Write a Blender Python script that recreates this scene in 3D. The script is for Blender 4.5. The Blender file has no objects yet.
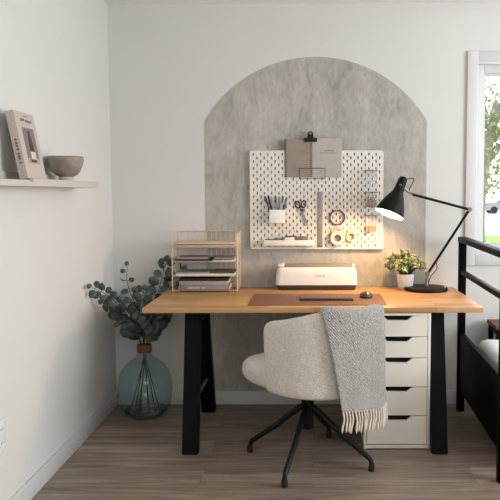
import bpy, bmesh, math, random
from mathutils import Vector, Matrix, noise
random.seed(7)
S = bpy.context.scene
COL = S.collection
PI = math.pi

# ---------------------------------------------------------------- camera geometry
F, PITCH, HC, CX, CY, ROLL = 700., math.radians(4.65), 1.3, 313., 250., math.radians(0.1)
def ray(px, py):
    x, y = px-CX, py-CY
    c, s = math.cos(ROLL), math.sin(ROLL)
    a, b = c*x-s*y, s*x+c*y
    v, u = -b/F, a/F
    return Vector((u, math.cos(PITCH)+v*math.sin(PITCH), -math.sin(PITCH)+v*math.cos(PITCH)))
def at(px, py, Y):                      # measured point of the photo on the plane Y
    r = ray(px, py); t = Y/r.y
    return Vector((r.x*t, Y, HC+r.z*t))
def atz(px, py, Z):                     # ... on the height Z
    r = ray(px, py); t = (Z-HC)/r.z
    return Vector((r.x*t, r.y*t, Z))
def atx(px, py, X):                     # ... on the plane X
    r = ray(px, py); t = X/r.x
    return Vector((X, r.y*t, HC+r.z*t))

# ---------------------------------------------------------------- materials
def lin(c):
    return tuple(((v/255)/12.92 if v/255 <= .04045 else ((v/255+.055)/1.055)**2.4) for v in c)+(1.,)
def new_mat(name):
    m = bpy.data.materials.new(name); m.use_nodes = True
    nt = m.node_tree
    return m, nt, nt.nodes['Principled BSDF']
def N(nt, t, **kw):
    n = nt.nodes.new(t)
    for k, v in kw.items():
        if k in n.inputs: n.inputs[k].default_value = v
        else: setattr(n, k, v)
    return n
def coords(nt, scale=(1, 1, 1), rot=(0, 0, 0)):
    tc = N(nt, 'ShaderNodeTexCoord'); mp = N(nt, 'ShaderNodeMapping')
    mp.inputs['Scale'].default_value = scale; mp.inputs['Rotation'].default_value = rot
    nt.links.new(tc.outputs['Object'], mp.inputs['Vector'])
    return mp.outputs['Vector']
def ramp(nt, fac, stops):
    r = N(nt, 'ShaderNodeValToRGB')
    el = r.color_ramp.elements
    while len(el) < len(stops): el.new(.5)
    for e, (p, c) in zip(el, stops):
        e.position = p; e.color = c
    nt.links.new(fac, r.inputs['Fac'])
    return r.outputs['Color']
def bump(nt, b, fac, strength, dist=.01):
    n = N(nt, 'ShaderNodeBump'); n.inputs['Strength'].default_value = strength; n.inputs['Distance'].default_value = dist
    nt.links.new(fac, n.inputs['Height']); nt.links.new(n.outputs['Normal'], b.inputs['Normal'])
def flat(name, rgb, rough=.5, metal=0., var=.06, scale=30., bmp=0., bscale=None, coat=0., spec=None):
    m, nt, b = new_mat(name)
    base = lin(rgb)
    nz = N(nt, 'ShaderNodeTexNoise', Scale=scale, Detail=4.); nt.links.new(coords(nt), nz.inputs['Vector'])
    lo = tuple(v*(1-var) for v in base[:3])+(1,); hi = tuple(min(1, v*(1+var)) for v in base[:3])+(1,)
    nt.links.new(ramp(nt, nz.outputs['Fac'], [(.3, lo), (.7, hi)]), b.inputs['Base Color'])
    b.inputs['Roughness'].default_value = rough; b.inputs['Metallic'].default_value = metal
    if coat: b.inputs['Coat Weight'].default_value = coat
    if spec is not None: b.inputs['Specular IOR Level'].default_value = spec
    if bmp:
        n2 = N(nt, 'ShaderNodeTexNoise', Scale=bscale or scale, Detail=3.); nt.links.new(coords(nt), n2.inputs['Vector'])
        bump(nt, b, n2.outputs['Fac'], bmp)
    return m
M = {}
M['wall'] = flat('wall_paint', (211, 210, 206), .85, var=.012, scale=3, bmp=.04, bscale=160)
M['ceiling'] = flat('ceiling_paint', (238, 237, 235), .9, var=.01, scale=3)
M['trim'] = flat('trim_paint', (208, 208, 207), .5, var=.01, scale=5)
M['white_metal'] = flat('white_metal', (224, 219, 209), .45, var=.01)
M['white_plastic'] = flat('white_plastic', (238, 234, 227), .35, var=.01)
M['drawer'] = flat('white_lacquer', (232, 226, 214), .45, var=.012, scale=4)
M['slot_shade'] = flat('slot_shade_brown', (66, 54, 44), .9)  # dark colour painting shade behind the pegboard slots
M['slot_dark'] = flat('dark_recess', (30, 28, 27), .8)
M['black_wood'] = flat('black_stained_wood', (11, 11, 14), .5, var=.2, scale=12, spec=.1)
M['bed_black'] = flat('black_brown_lacquer', (4, 4, 5), .5, var=.15, scale=10, spec=.05)
M['black_metal'] = flat('black_metal', (9, 9, 11), .42, spec=.3)
M['lamp_black'] = flat('lamp_black', (11, 11, 13), .5, var=.05, spec=.2)
M['steel'] = flat('nickel', (138, 132, 124), .35, metal=1.)
M['alu'] = flat('brushed_steel', (150, 149, 146), .5, metal=.6, var=.08, scale=60)
M['gold'] = flat('brass_wire', (212, 190, 160), .42, metal=.45)
M['lining'] = flat('white_enamel', (246, 238, 222), .5)
M['pot'] = flat('white_ceramic', (232, 229, 223), .5)
M['soil'] = flat('soil', (60, 48, 38), .95, var=.3, scale=80)
M['rubber'] = flat('black_rubber', (14, 14, 14), .7)
M['grey_lid'] = flat('taupe_plastic', (150, 138, 124), .45)
M['dark_plastic'] = flat('charcoal_plastic', (62, 55, 51), .5)
M['logo'] = flat('grey_print', (165, 158, 150), .6)
M['key'] = flat('bronze_key', (112, 96, 84), .5)
M['kbd'] = flat('dark_bronze', (58, 48, 42), .5)
M['mouse'] = flat('mouse_bronze', (74, 66, 58), .3)
M['cord'] = flat('jute', (128, 98, 66), .9, var=.25, scale=200, bmp=.5, bscale=300)
M['stem'] = flat('dark_stem', (38, 46, 38), .7)
M['bark'] = flat('bark', (150, 142, 130), .9, var=.3, scale=12, bmp=.6)
M['ink'] = flat('dark_ink', (104, 96, 90), .8)
M['linen_white'] = flat('white_linen', (222, 222, 224), .9, var=.03, bmp=.15, bscale=40)

def leaf_mat(name, a, b_, rough):
    m, nt, b = new_mat(name)
    nz = N(nt, 'ShaderNodeTexNoise', Scale=14., Detail=2.); nt.links.new(coords(nt), nz.inputs['Vector'])
    nt.links.new(ramp(nt, nz.outputs['Fac'], [(.35, lin(a)), (.65, lin(b_))]), b.inputs['Base Color'])
    b.inputs['Roughness'].default_value = rough
    return m
M['euc'] = leaf_mat('eucalyptus_leaf', (56, 69, 64), (86, 102, 95), .55)
M['sage'] = leaf_mat('small_green_leaf', (92, 108, 72), (158, 168, 128), .55)
M['tree_leaf'] = leaf_mat('tree_leaf', (136, 150, 100), (178, 186, 146), .6)

def wood_mat():
    m, nt, b = new_mat('oak_worktop')
    v = coords(nt)
    br = N(nt, 'ShaderNodeTexBrick', Scale=1., offset=.37)
    br.inputs['Brick Width'].default_value = .62; br.inputs['Row Height'].default_value = .055
    br.inputs['Mortar Size'].default_value = .0006; br.inputs['Bias'].default_value = 0.
    br.inputs['Color1'].default_value = (.25, .25, .25, 1); br.inputs['Color2'].default_value = (.8, .8, .8, 1); br.inputs['Mortar'].default_value = (.1, .1, .1, 1)
    nt.links.new(v, br.inputs['Vector'])
    nz = N(nt, 'ShaderNodeTexNoise', Scale=1., Detail=6., Roughness=.6, Distortion=.6); nt.links.new(coords(nt, (4, 75, 30)), nz.inputs['Vector'])
    mx = N(nt, 'ShaderNodeMix', data_type='FLOAT'); mx.inputs[0].default_value = .45
    nt.links.new(br.outputs['Color'], mx.inputs[2]); nt.links.new(nz.outputs['Fac'], mx.inputs[3])
    nt.links.new(ramp(nt, mx.outputs[0], [(.2, lin((150, 106, 62))), (.5, lin((190, 144, 94))), (.8, lin((214, 172, 120)))]), b.inputs['Base Color'])
    b.inputs['Roughness'].default_value = .42
    bump(nt, b, nz.outputs['Fac'], .06)
    return m
M['oak'] = wood_mat()

def floor_mat():
    m, nt, b = new_mat('laminate_planks')
    br = N(nt, 'ShaderNodeTexBrick', Scale=1., offset=.41)
    br.inputs['Brick Width'].default_value = 1.25; br.inputs['Row Height'].default_value = .19
    br.inputs['Mortar Size'].default_value = .0016; br.inputs['Bias'].default_value = 0.
    br.inputs['Color1'].default_value = (.3, .3, .3, 1); br.inputs['Color2'].default_value = (.72, .72, .72, 1); br.inputs['Mortar'].default_value = (.02, .02, .02, 1)
    nt.links.new(coords(nt), br.inputs['Vector'])
    # per-plank shift of the grain
    tc = coords(nt, (1.3, 17, 1))
    sep = N(nt, 'ShaderNodeVectorMath', operation='ADD'); nt.links.new(tc, sep.inputs[0])
    sc = N(nt, 'ShaderNodeVectorMath', operation='SCALE'); sc.inputs['Scale'].default_value = 9.; nt.links.new(br.outputs['Color'], sc.inputs[0])
    nt.links.new(sc.outputs[0], sep.inputs[1])
    nz = N(nt, 'ShaderNodeTexNoise', Scale=1.4, Detail=7., Roughness=.62, Distortion=1.2); nt.links.new(sep.outputs[0], nz.inputs['Vector'])
    mx = N(nt, 'ShaderNodeMix', data_type='FLOAT'); mx.inputs[0].default_value = .74
    nt.links.new(br.outputs['Color'], mx.inputs[2]); nt.links.new(nz.outputs['Fac'], mx.inputs[3])
    nt.links.new(ramp(nt, mx.outputs[0], [(.22, lin((74, 62, 53))), (.42, lin((124, 108, 95))), (.54, lin((150, 133, 118))), (.68, lin((180, 162, 145)))]), b.inputs['Base Color'])
    b.inputs['Roughness'].default_value = .42
    bump(nt, b, nz.outputs['Fac'], .08)
    return m
M['floor'] = floor_mat()

def concrete_mat():
    m, nt, b = new_mat('concrete_effect')
    a = N(nt, 'ShaderNodeTexNoise', Scale=3.2, Detail=9., Roughness=.62, Distortion=.4); nt.links.new(coords(nt, (1.4, 1, .8)), a.inputs['Vector'])
    c = N(nt, 'ShaderNodeTexNoise', Scale=22., Detail=6., Roughness=.7); nt.links.new(coords(nt, (1.7, 1, .6)), c.inputs['Vector'])
    mx = N(nt, 'ShaderNodeMix', data_type='FLOAT'); mx.inputs[0].default_value = .42
    nt.links.new(a.outputs['Fac'], mx.inputs[2]); nt.links.new(c.outputs['Fac'], mx.inputs[3])
    nt.links.new(ramp(nt, mx.outputs[0], [(.34, lin((140, 137, 129))), (.46, lin((166, 163, 154))), (.54, lin((178, 174, 166))), (.66, lin((196, 192, 184)))]), b.inputs['Base Color'])
    sp1 = N(nt, 'ShaderNodeTexNoise', Scale=46., Detail=5., Roughness=.75); nt.links.new(coords(nt, (1, 1, .6)), sp1.inputs['Vector'])
    src = b.inputs['Base Color'].links[0].from_socket
    mm = N(nt, 'ShaderNodeMix', data_type='RGBA', blend_type='MULTIPLY'); mm.inputs[0].default_value = 1.
    nt.links.new(src, mm.inputs[6]); nt.links.new(ramp(nt, sp1.outputs['Fac'], [(.30, (.72, .71, .70, 1)), (.42, (1, 1, 1, 1))]), mm.inputs[7])
    nt.links.new(mm.outputs[2], b.inputs['Base Color'])
    b.inputs['Roughness'].default_value = .8
    return m
M['concrete'] = concrete_mat()

def boucle_mat():
    m, nt, b = new_mat('cream_boucle')
    vo = N(nt, 'ShaderNodeTexVoronoi', Scale=170.); nt.links.new(coords(nt), vo.inputs['Vector'])
    nz = N(nt, 'ShaderNodeTexNoise', Scale=70., Detail=4.); nt.links.new(coords(nt), nz.inputs['Vector'])
    mx = N(nt, 'ShaderNodeMix', data_type='FLOAT'); mx.inputs[0].default_value = .5
    nt.links.new(vo.outputs['Distance'], mx.inputs[2]); nt.links.new(nz.outputs['Fac'], mx.inputs[3])
    nt.links.new(ramp(nt, mx.outputs[0], [(.2, lin((240, 233, 224))), (.7, lin((206, 196, 185)))]), b.inputs['Base Color'])
    b.inputs['Roughness'].default_value = .95; b.inputs['Sheen Weight'].default_value = .25
    bump(nt, b, mx.outputs[0], .55, .01)
    return m
M['boucle'] = boucle_mat()

def throw_mat():
    m, nt, b = new_mat('grey_herringbone_wool')
    w = N(nt, 'ShaderNodeTexWave', wave_type='BANDS', bands_direction='DIAGONAL', Scale=42., Distortion=7., Detail=3.)
    w.inputs['Detail Scale'].default_value = 2.
    nt.links.new(coords(nt), w.inputs['Vector'])
    nz = N(nt, 'ShaderNodeTexNoise', Scale=130., Detail=3.); nt.links.new(coords(nt), nz.inputs['Vector'])
    mx = N(nt, 'ShaderNodeMix', data_type='FLOAT'); mx.inputs[0].default_value = .6
    nt.links.new(w.outputs['Fac'], mx.inputs[2]); nt.links.new(nz.outputs['Fac'], mx.inputs[3])
    nt.links.new(ramp(nt, mx.outputs[0], [(.3, lin((96, 93, 89))), (.7, lin((182, 177, 170)))]), b.inputs['Base Color'])
    b.inputs['Roughness'].default_value = .95; b.inputs['Sheen Weight'].default_value = .2
    bump(nt, b, mx.outputs[0], .18)
    return m
M['throw'] = throw_mat()
M['fringe'] = flat('cream_fringe', (214, 201, 186), .95, var=.08, scale=90)
M['leather'] = flat('brown_leather', (122, 78, 56), .55, var=.08, scale=25, bmp=.1, bscale=220)
M['bowl'] = flat('taupe_stoneware', (138, 126, 114), .45, var=.18, scale=28, bmp=.12)
M['bowl_foot'] = flat('pale_stoneware', (178, 170, 160), .7)
M['shelf'] = flat('shelf_paint', (192, 186, 176), .6, var=.02)
M['cover'] = flat('book_cover', (186, 174, 164), .6, var=.02)
M['page'] = flat('paper_edge', (200, 192, 184), .8, var=.04, scale=90)
M['photo_bg'] = flat('photo_mauve', (126, 112, 106), .5, var=.1, scale=14)
M['photo_dark'] = flat('photo_dark', (60, 50, 54), .5)
M['photo_cream'] = flat('photo_cream', (206, 194, 170), .5)
M['photo_pink'] = flat('photo_pink', (174, 146, 136), .5)
def col(name, rgb, rough=.7, **k):
    M[name] = flat(name, rgb, rough, **k); return M[name]
col('paper_white', (226, 222, 214), .8); col('paper_beige', (212, 188, 162), .8); col('paper_pink', (198, 170, 150), .8)
col('card_dark', (70, 60, 54), .7); col('card_brown', (92, 76, 60), .7); col('card_grey', (150, 142, 134), .7); col('book_grey', (158, 148, 146), .7)
col('book_mauve', (140, 128, 126), .7); col('black_card', (34, 31, 30), .6)
col('notebook_taupe', (146, 134, 122), .75); col('notebook_grey', (178, 171, 162), .75); col('note_line', (140, 131, 121), .8)
col('pen_slate', (84, 90, 98), .5); col('pen_grey', (140, 148, 156), .5); col('pen_black', (34, 36, 40), .4); col('pen_pale', (184, 188, 190), .5)
col('purple', (84, 70, 92), .5); col('cream_tape', (240, 228, 208), .5); col('peach_tape', (226, 180, 140), .5); col('yellow_tape', (222, 204, 160), .5)
col('olive_core', (150, 140, 110), .7); col('grey_block', (112, 104, 96), .6); col('bead_brown', (150, 118, 86), .6); col('bead_orange', (184, 122, 66), .6)
col('bead_grey', (176, 172, 166), .6); col('lawn', (150, 178, 84), .95, var=.2, scale=2.); col('road', (206, 206, 204), .9)
col('car_paint', (150, 154, 160), .35); col('car_glass', (50, 56, 62), .2); col('tyre', (30, 30, 32), .8)
col('socket_white', (226, 226, 226), .4)

def see_through(name, tint, gloss=.08, alpha=.25, rough=.05):
    m = bpy.data.materials.new(name); m.use_nodes = True; nt = m.node_tree
    for n in list(nt.nodes): nt.nodes.remove(n)
    o = N(nt, 'ShaderNodeOutputMaterial'); t = N(nt, 'ShaderNodeBsdfTransparent'); g = N(nt, 'ShaderNodeBsdfGlossy'); d = N(nt, 'ShaderNodeBsdfDiffuse')
    t.inputs['Color'].default_value = (1, 1, 1, 1); g.inputs['Roughness'].default_value = rough; d.inputs['Color'].default_value = tint
    m1 = N(nt, 'ShaderNodeMixShader'); m1.inputs['Fac'].default_value = alpha
    nt.links.new(t.outputs[0], m1.inputs[1]); nt.links.new(d.outputs[0], m1.inputs[2])
    fr = N(nt, 'ShaderNodeFresnel', IOR=1.4)
    m2 = N(nt, 'ShaderNodeMixShader'); nt.links.new(fr.outputs[0], m2.inputs['Fac'])
    nt.links.new(m1.outputs[0], m2.inputs[1]); nt.links.new(g.outputs[0], m2.inputs[2]); nt.links.new(m2.outputs[0], o.inputs['Surface'])
    return m
M['pane'] = see_through('window_glass', (1, 1, 1, 1), alpha=0.)
M['clear_box'] = see_through('clear_plastic', lin((205, 200, 194)), alpha=.06)
_nt = M['clear_box'].node_tree
for _n in _nt.nodes:
    if _n.type == 'FRESNEL':
        for _l in list(_n.outputs[0].links): _l.to_socket.default_value = .02; _nt.links.remove(_l)
    if _n.type == 'BSDF_GLOSSY': _n.inputs['Roughness'].default_value = .3

def glass_mat():
    m = bpy.data.materials.new('teal_glass'); m.use_nodes = True; nt = m.node_tree
    for n in list(nt.nodes): nt.nodes.remove(n)
    o = N(nt, 'ShaderNodeOutputMaterial'); t = N(nt, 'ShaderNodeBsdfTransparent'); g = N(nt, 'ShaderNodeBsdfGlossy')
    lw = N(nt, 'ShaderNodeLayerWeight', Blend=.32)
    c = ramp(nt, lw.outputs['Facing'], [(.0, (.93, .968, .972, 1)), (.6, (.88, .935, .94, 1)), (1., (.36, .50, .52, 1))])
    nt.links.new(c, t.inputs['Color']); g.inputs['Roughness'].default_value = .03; g.inputs['Color'].default_value = (.85, .95, .94, 1)
    fr = ramp(nt, lw.outputs['Facing'], [(0., (.02, .02, .02, 1)), (.75, (.06, .06, .06, 1)), (1., (.45, .45, .45, 1))]); m2 = N(nt, 'ShaderNodeMixShader'); nt.links.new(fr, m2.inputs['Fac'])
    nt.links.new(t.outputs[0], m2.inputs[1]); nt.links.new(g.outputs[0], m2.inputs[2]); nt.links.new(m2.outputs[0], o.inputs['Surface'])
    return m
M['teal'] = glass_mat()
M['water'] = see_through('teal_water', (.05, .12, .12, 1), alpha=.16)
def emit(name, rgb, s):
    m, nt, b = new_mat(name); b.inputs['Base Color'].default_value = rgb
    b.inputs['Emission Color'].default_value = rgb; b.inputs['Emission Strength'].default_value = s
    return m
M['bulb'] = emit('lit_bulb', (1, .80, .56, 1), 14.)

# ---------------------------------------------------------------- mesh helpers
WL = {}                                    # world location of every object's origin
def V(*a): return Vector(a)
class MB:
    def __init__(self): self.v = []; self.f = []
    def add(self, vs, fs):
        k = len(self.v); self.v += [Vector(p) for p in vs]; self.f += [tuple(i+k for i in q) for q in fs]
        return self
    def bm(self, b, mat=None):
        b.verts.index_update()
        self.add([(mat @ v.co) if mat else v.co.copy() for v in b.verts], [[v.index for v in f.verts] for f in b.faces]); b.free()
        return self
    def box(self, lo, hi, bev=0., seg=2, mat=None):
        lo, hi = Vector(lo), Vector(hi)
        b = bmesh.new(); bmesh.ops.create_cube(b, size=1.)
        for v in b.verts: v.co = Vector([(lo[i]+hi[i])/2+v.co[i]*(hi[i]-lo[i]) for i in range(3)])
        if bev: bmesh.ops.bevel(b, geom=b.edges[:], offset=bev, segments=seg, profile=.5, affect='EDGES', clamp_overlap=True)
        return self.bm(b, mat)
    def tube(self, pts, r, n=10, cap=True):
        pts = [Vector(p) for p in pts]; rs = r if isinstance(r, (list, tuple)) else [r]*len(pts)
        vs, fs = [], []; up = None
        for i, p in enumerate(pts):
            d = (pts[min(i+1, len(pts)-1)]-pts[max(i-1, 0)]).normalized()
            if up is None:
                up = V(0, 0, 1) if abs(d.z) < .9 else V(1, 0, 0)
            a = d.cross(up).normalized(); b = a.cross(d).normalized(); up = b
            for k in range(n):
                t = 2*PI*k/n; vs.append(p+(a*math.cos(t)+b*math.sin(t))*rs[i])
        for i in range(len(pts)-1):
            for k in range(n):
                j = (k+1) % n; fs.append((i*n+k, i*n+j, (i+1)*n+j, (i+1)*n+k))
        if cap:
            fs.append(tuple(range(n))[::-1]); fs.append(tuple((len(pts)-1)*n+k for k in range(n)))
        return self.add(vs, fs)
    def lathe(self, prof, c=(0, 0, 0), n=40, axis=(0, 0, 1), sx=1., sy=1.):
        c = Vector(c); q = Vector(axis).to_track_quat('Z', 'Y'); vs, fs, idx = [], [], []
        for r, h in prof:
            if r < 1e-6: idx.append([len(vs)]); vs.append(c+q@V(0, 0, h))
            else:
                idx.append(list(range(len(vs), len(vs)+n)))
                for k in range(n):
                    t = 2*PI*k/n; vs.append(c+q@V(r*math.cos(t)*sx, r*math.sin(t)*sy, h))
        for a, b in zip(idx, idx[1:]):
            for k in range(n):
                j = (k+1) % n
                if len(a) == 1 and len(b) == 1: break
                if len(a) == 1: fs.append((a[0], b[j], b[k]))
                elif len(b) == 1: fs.append((a[k], a[j], b[0]))
                else: fs.append((a[k], a[j], b[j], b[k]))
        return self.add(vs, fs)
    def prism(self, poly, fn):              # poly of 2D points, fn(u,v,t) -> 3D for t in 0,1
        n = len(poly); vs = [fn(u, v, 0) for u, v in poly]+[fn(u, v, 1) for u, v in poly]
        fs = [tuple(range(n))[::-1], tuple(range(n, 2*n))]+[(k, (k+1) % n, n+(k+1) % n, n+k) for k in range(n)]
        return self.add(vs, fs)
    def grid(self, fn, nu, nv):
        vs = [fn(i/nu, j/nv) for i in range(nu+1) for j in range(nv+1)]
        return self.add(vs, [(i*(nv+1)+j, (i+1)*(nv+1)+j, (i+1)*(nv+1)+j+1, i*(nv+1)+j+1) for i in range(nu) for j in range(nv)])
    def build(self, name, m, parent=None, origin=None, sharp=40, fixn=True):
        if parent is not None: o_ = WL[parent.name]
        elif origin is not None: o_ = Vector(origin)
        else:
            xs = [p.x for p in self.v]; ys = [p.y for p in self.v]
            o_ = V((min(xs)+max(xs))/2, (min(ys)+max(ys))/2, min(p.z for p in self.v))
        me = bpy.data.meshes.new(name); me.from_pydata([p-o_ for p in self.v], [], self.f); me.materials.append(m)
        if fixn:
            b = bmesh.new(); b.from_mesh(me); bmesh.ops.recalc_face_normals(b, faces=b.faces[:]); b.to_mesh(me); b.free()
        for p in me.polygons: p.use_smooth = True
        me.set_sharp_from_angle(angle=math.radians(sharp)); me.update()
        o = bpy.data.objects.new(name, me); COL.objects.link(o)
        WL[o.name] = o_.copy()
        if parent is not None: o.parent = parent
        else: o.location = o_
        return o
def tag(o, label, cat, group=None, kind=None):
    o['label'] = label; o['category'] = cat
    if group: o['group'] = group
    if kind: o['kind'] = kind
    return o
def thing(name, loc, label, cat, group=None):
    o = bpy.data.objects.new(name, None); COL.objects.link(o); o.location = loc; o.empty_display_size = .05
    WL[o.name] = Vector(loc); return tag(o, label, cat, group)
def struct(o, label=None):
    o['kind'] = 'structure'
    if label: o['label'] = label
    return o
def subsurf(o, lv=2):
    m = o.modifiers.new('s', 'SUBSURF'); m.levels = lv; m.render_levels = lv; return o
def solid(o, t, off=0.):
    m = o.modifiers.new('t', 'SOLIDIFY'); m.thickness = t; m.offset = off; return o
def bez(pts, n=16):                         # smooth path through points (Catmull-Rom)
    P = [Vector(p) for p in pts]; P = [P[0]*2-P[1]]+P+[P[-1]*2-P[-2]]; out = []
    for i in range(1, len(P)-2):
        a, b, c, d = P[i-1:i+3]
        for k in range(n):
            t = k/n; out.append(.5*((2*b)+(c-a)*t+(2*a-5*b+4*c-d)*t*t+(3*b-a-3*c+d)*t**3))
    out.append(P[-2]); return out

# ================================================================ THE ROOM
XL, XR, YB, YR, ZC = -1.215, 3.3, 4.242, -1.9, 2.416
WT = .16
struct(MB().box((XL-WT, YR-WT, -.08), (XR+WT, YB+WT, 0)).build('floor', M['floor'], origin=(0, 0, 0)), 'grey brown wood plank floor')
struct(MB().box((XL-WT, YR-WT, ZC), (XR+WT, YB+WT, ZC+.1)).build('ceiling', M['ceiling'], origin=(0, 0, ZC)))
struct(MB().box((XL-WT, YR-WT, 0), (XL, YB+WT, ZC)).build('wall_left', M['wall'], origin=(XL, 0, 0)))
# back wall with a window opening
WX0, WX1, WZ0, WZ1 = .985, 2.15, .93, 2.07
def wall_hole(mb, fn, u0, u1, holes):       # wall in (u, z), boxes around the holes
    cuts = sorted({u0, u1, *[h[0] for h in holes], *[h[1] for h in holes]})
    for a, b in zip(cuts, cuts[1:]):
        hs = [h for h in holes if h[0] <= a+1e-6 and h[1] >= b-1e-6]
        if not hs: mb.box(*fn(a, b, 0, ZC))
        for h in hs:
            if h[2] > 0: mb.box(*fn(a, b, 0, h[2]))
            if h[3] < ZC: mb.box(*fn(a, b, h[3], ZC))
    return mb
struct(wall_hole(MB(), lambda a, b, c, d: ((a, YB, c), (b, YB+WT, d)), XL, XR, [(WX0, WX1, WZ0, WZ1)]).build('wall_back', M['wall'], origin=(0, YB, 0)))
RW = (.6, 3.0, .85, 2.15)
struct(wall_hole(MB(), lambda a, b, c, d: ((XR, a, c), (XR+WT, b, d)), YR, YB+WT, [RW]).build('wall_right', M['wall'], origin=(XR, 0, 0)))
BW = (-.2, 2.4, 1.15, 2.2)
struct(wall_hole(MB(), lambda a, b, c, d: ((a, YR-WT, c), (b, YR, d)), XL, XR, [BW]).build('wall_rear', M['wall'], origin=(0, YR, 0)))
def baseboard(name, lo, hi): struct(MB().box(lo, hi, .004).build(name, M['trim']))
baseboard('baseboard_back', (XL+.012, YB-.014, 0), (XR, YB, .085))
baseboard('baseboard_left', (XL, YR, 0), (XL+.014, YB, .085))

def frame_rect(mb, x0, x1, z0, z1, w, y0, y1, bev=.004):
    mb.box((x0, y0, z0), (x0+w, y1, z1), bev); mb.box((x1-w, y0, z0), (x1, y1, z1), bev)
    mb.box((x0+w, y0, z0), (x1-w, y1, z0+w), bev); mb.box((x0+w, y0, z1-w), (x1-w, y1, z1), bev)
    return mb
win = frame_rect(MB(), WX0, WX1, WZ0, WZ1, .05, YB+.05, YB+.12).build('window_1', M['trim'], origin=(WX0, YB, WZ0)); struct(win, 'white framed window beside bed')
frame_rect(MB(), WX0+.045, WX1-.045, WZ0+.045, WZ1-.045, .018, YB+.07, YB+.10, .002).build('sash', M['trim'], win)
MB().box((WX0+.05, YB+.083, WZ0+.05), (WX1-.05, YB+.087, WZ1-.05)).build('pane', M['pane'], win)
MB().box((WX0, YB-.012, WZ0-.012), (WX1, YB+.05, WZ0+.004), .003).build('sill', M['trim'], win)
struct(frame_rect(MB(), WX0-.066, WX1+.066, WZ0-.07, WZ1+.066, .066, YB-.018, YB).build('trim_1', M['trim'], origin=(WX0, YB, WZ0)), 'white window casing')
for i, (nm, fn, (a, b, c, d)) in enumerate((('window_2', lambda u, t, z: (XR+t, u, z), RW), ('window_3', lambda u, t, z: (u, YR-t, z), BW))):
    mb = MB()
    for (u0, u1, z0, z1) in ((a, a+.06, c, d), (b-.06, b, c, d), ((a+b)/2-.03, (a+b)/2+.03, c, d), (a, b, c, c+.06), (a, b, d-.06, d)):
        p, q = Vector(fn(u0, .05, z0)), Vector(fn(u1, .11, z1))
        mb.box([min(p[k], q[k]) for k in range(3)], [max(p[k], q[k]) for k in range(3)])
    struct(mb.build(nm, M['trim']))

# concrete-effect arch on the back wall
ax, hw, zs, zt = .018, .665, 1.73, 2.107
rise = zt-zs; R = (hw*hw+rise*rise)/(2*rise); a0 = math.asin(hw/R)
poly = [(ax-hw, .086), (ax+hw, .086)]+[(ax+R*math.sin(a0-2*a0*k/48), zt-R+R*math.cos(a0-2*a0*k/48)) for k in range(49)]
arch = MB().prism(poly, lambda u, v, t: (u, YB-.003*(1-t), v)).build('arch_wallpaper', M['concrete'], origin=(ax, YB, .086))
tag(arch, 'grey concrete-effect arch applied to the back wall behind the desk', 'wallpaper')

# wall socket
oc = thing('wall_socket', (XL, 2.64, .30), 'white power outlet low on the left wall at the edge', 'outlet')
MB().box((XL, 2.598, .300), (XL+.007, 2.680, .425), .003).build('cover_plate', M['socket_white'], oc)
for z in (.330, .383):
    s = MB().lathe([(0, .004), (.016, .004), (.017, 0)], (XL+.0065, 2.640, z+.006), 20, (1, 0, 0)).build('socket', M['socket_white'], oc)
    MB().box((XL+.0095, 2.632, z+.004), (XL+.0112, 2.634, z+.013)).box((XL+.0095, 2.645, z+.004), (XL+.0112, 2.647, z+.013)).build('slot', M['slot_dark'], s)

# ================================================================ DESK
DZ, DT = .73, .027
DX0, DX1, DY0, DY1 = -.855, .850, 3.458, 4.234
desk = thing('desk', (0, 3.8, 0), 'oak-topped desk standing on black A-frame legs', 'desk')
MB().box((DX0, DY0, DZ-DT), (DX1, DY1, DZ), .003).build('tabletop', M['oak'], desk)
UZ = DZ-DT-.0005
def bar4(mb, a, b, hx, hy):                 # square leg from a to b with half sizes
    vs = []
    for p in (a, b):
        vs += [(p[0]-hx, p[1]-hy, p[2]), (p[0]+hx, p[1]-hy, p[2]), (p[0]+hx, p[1]+hy, p[2]), (p[0]-hx, p[1]+hy, p[2])]
    b_ = bmesh.new(); bv = [b_.verts.new(v) for v in vs]
    for q in ((3, 2, 1, 0), (4, 5, 6, 7), (0, 1, 5, 4), (1, 2, 6, 5), (2, 3, 7, 6), (3, 0, 4, 7)): b_.faces.new([bv[i] for i in q])
    bmesh.ops.bevel(b_, geom=b_.edges[:], offset=.004, segments=2, affect='EDGES')
    return mb.bm(b_)
for sx in (-1, 1):
    x = -.616 if sx < 0 else .631
    bar4(MB(), (x, 3.422, 0), (x, 3.58, UZ), .040, .032).build('leg', M['black_wood'], desk)
    bar4(MB(), (x-.008, 4.10, 0), (x, 3.81, UZ), .040, .032).build('leg', M['black_wood'], desk)
    MB().box((x-.034, 3.616, UZ-.075), (x+.034, 3.782, UZ-.001), .003).build('top_brace', M['black_wood'], desk)
    MB().tube([(x, 3.47, .227), (x, 4.05, .227)], .009, 8).build('crossbar', M['alu'], desk)

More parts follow.
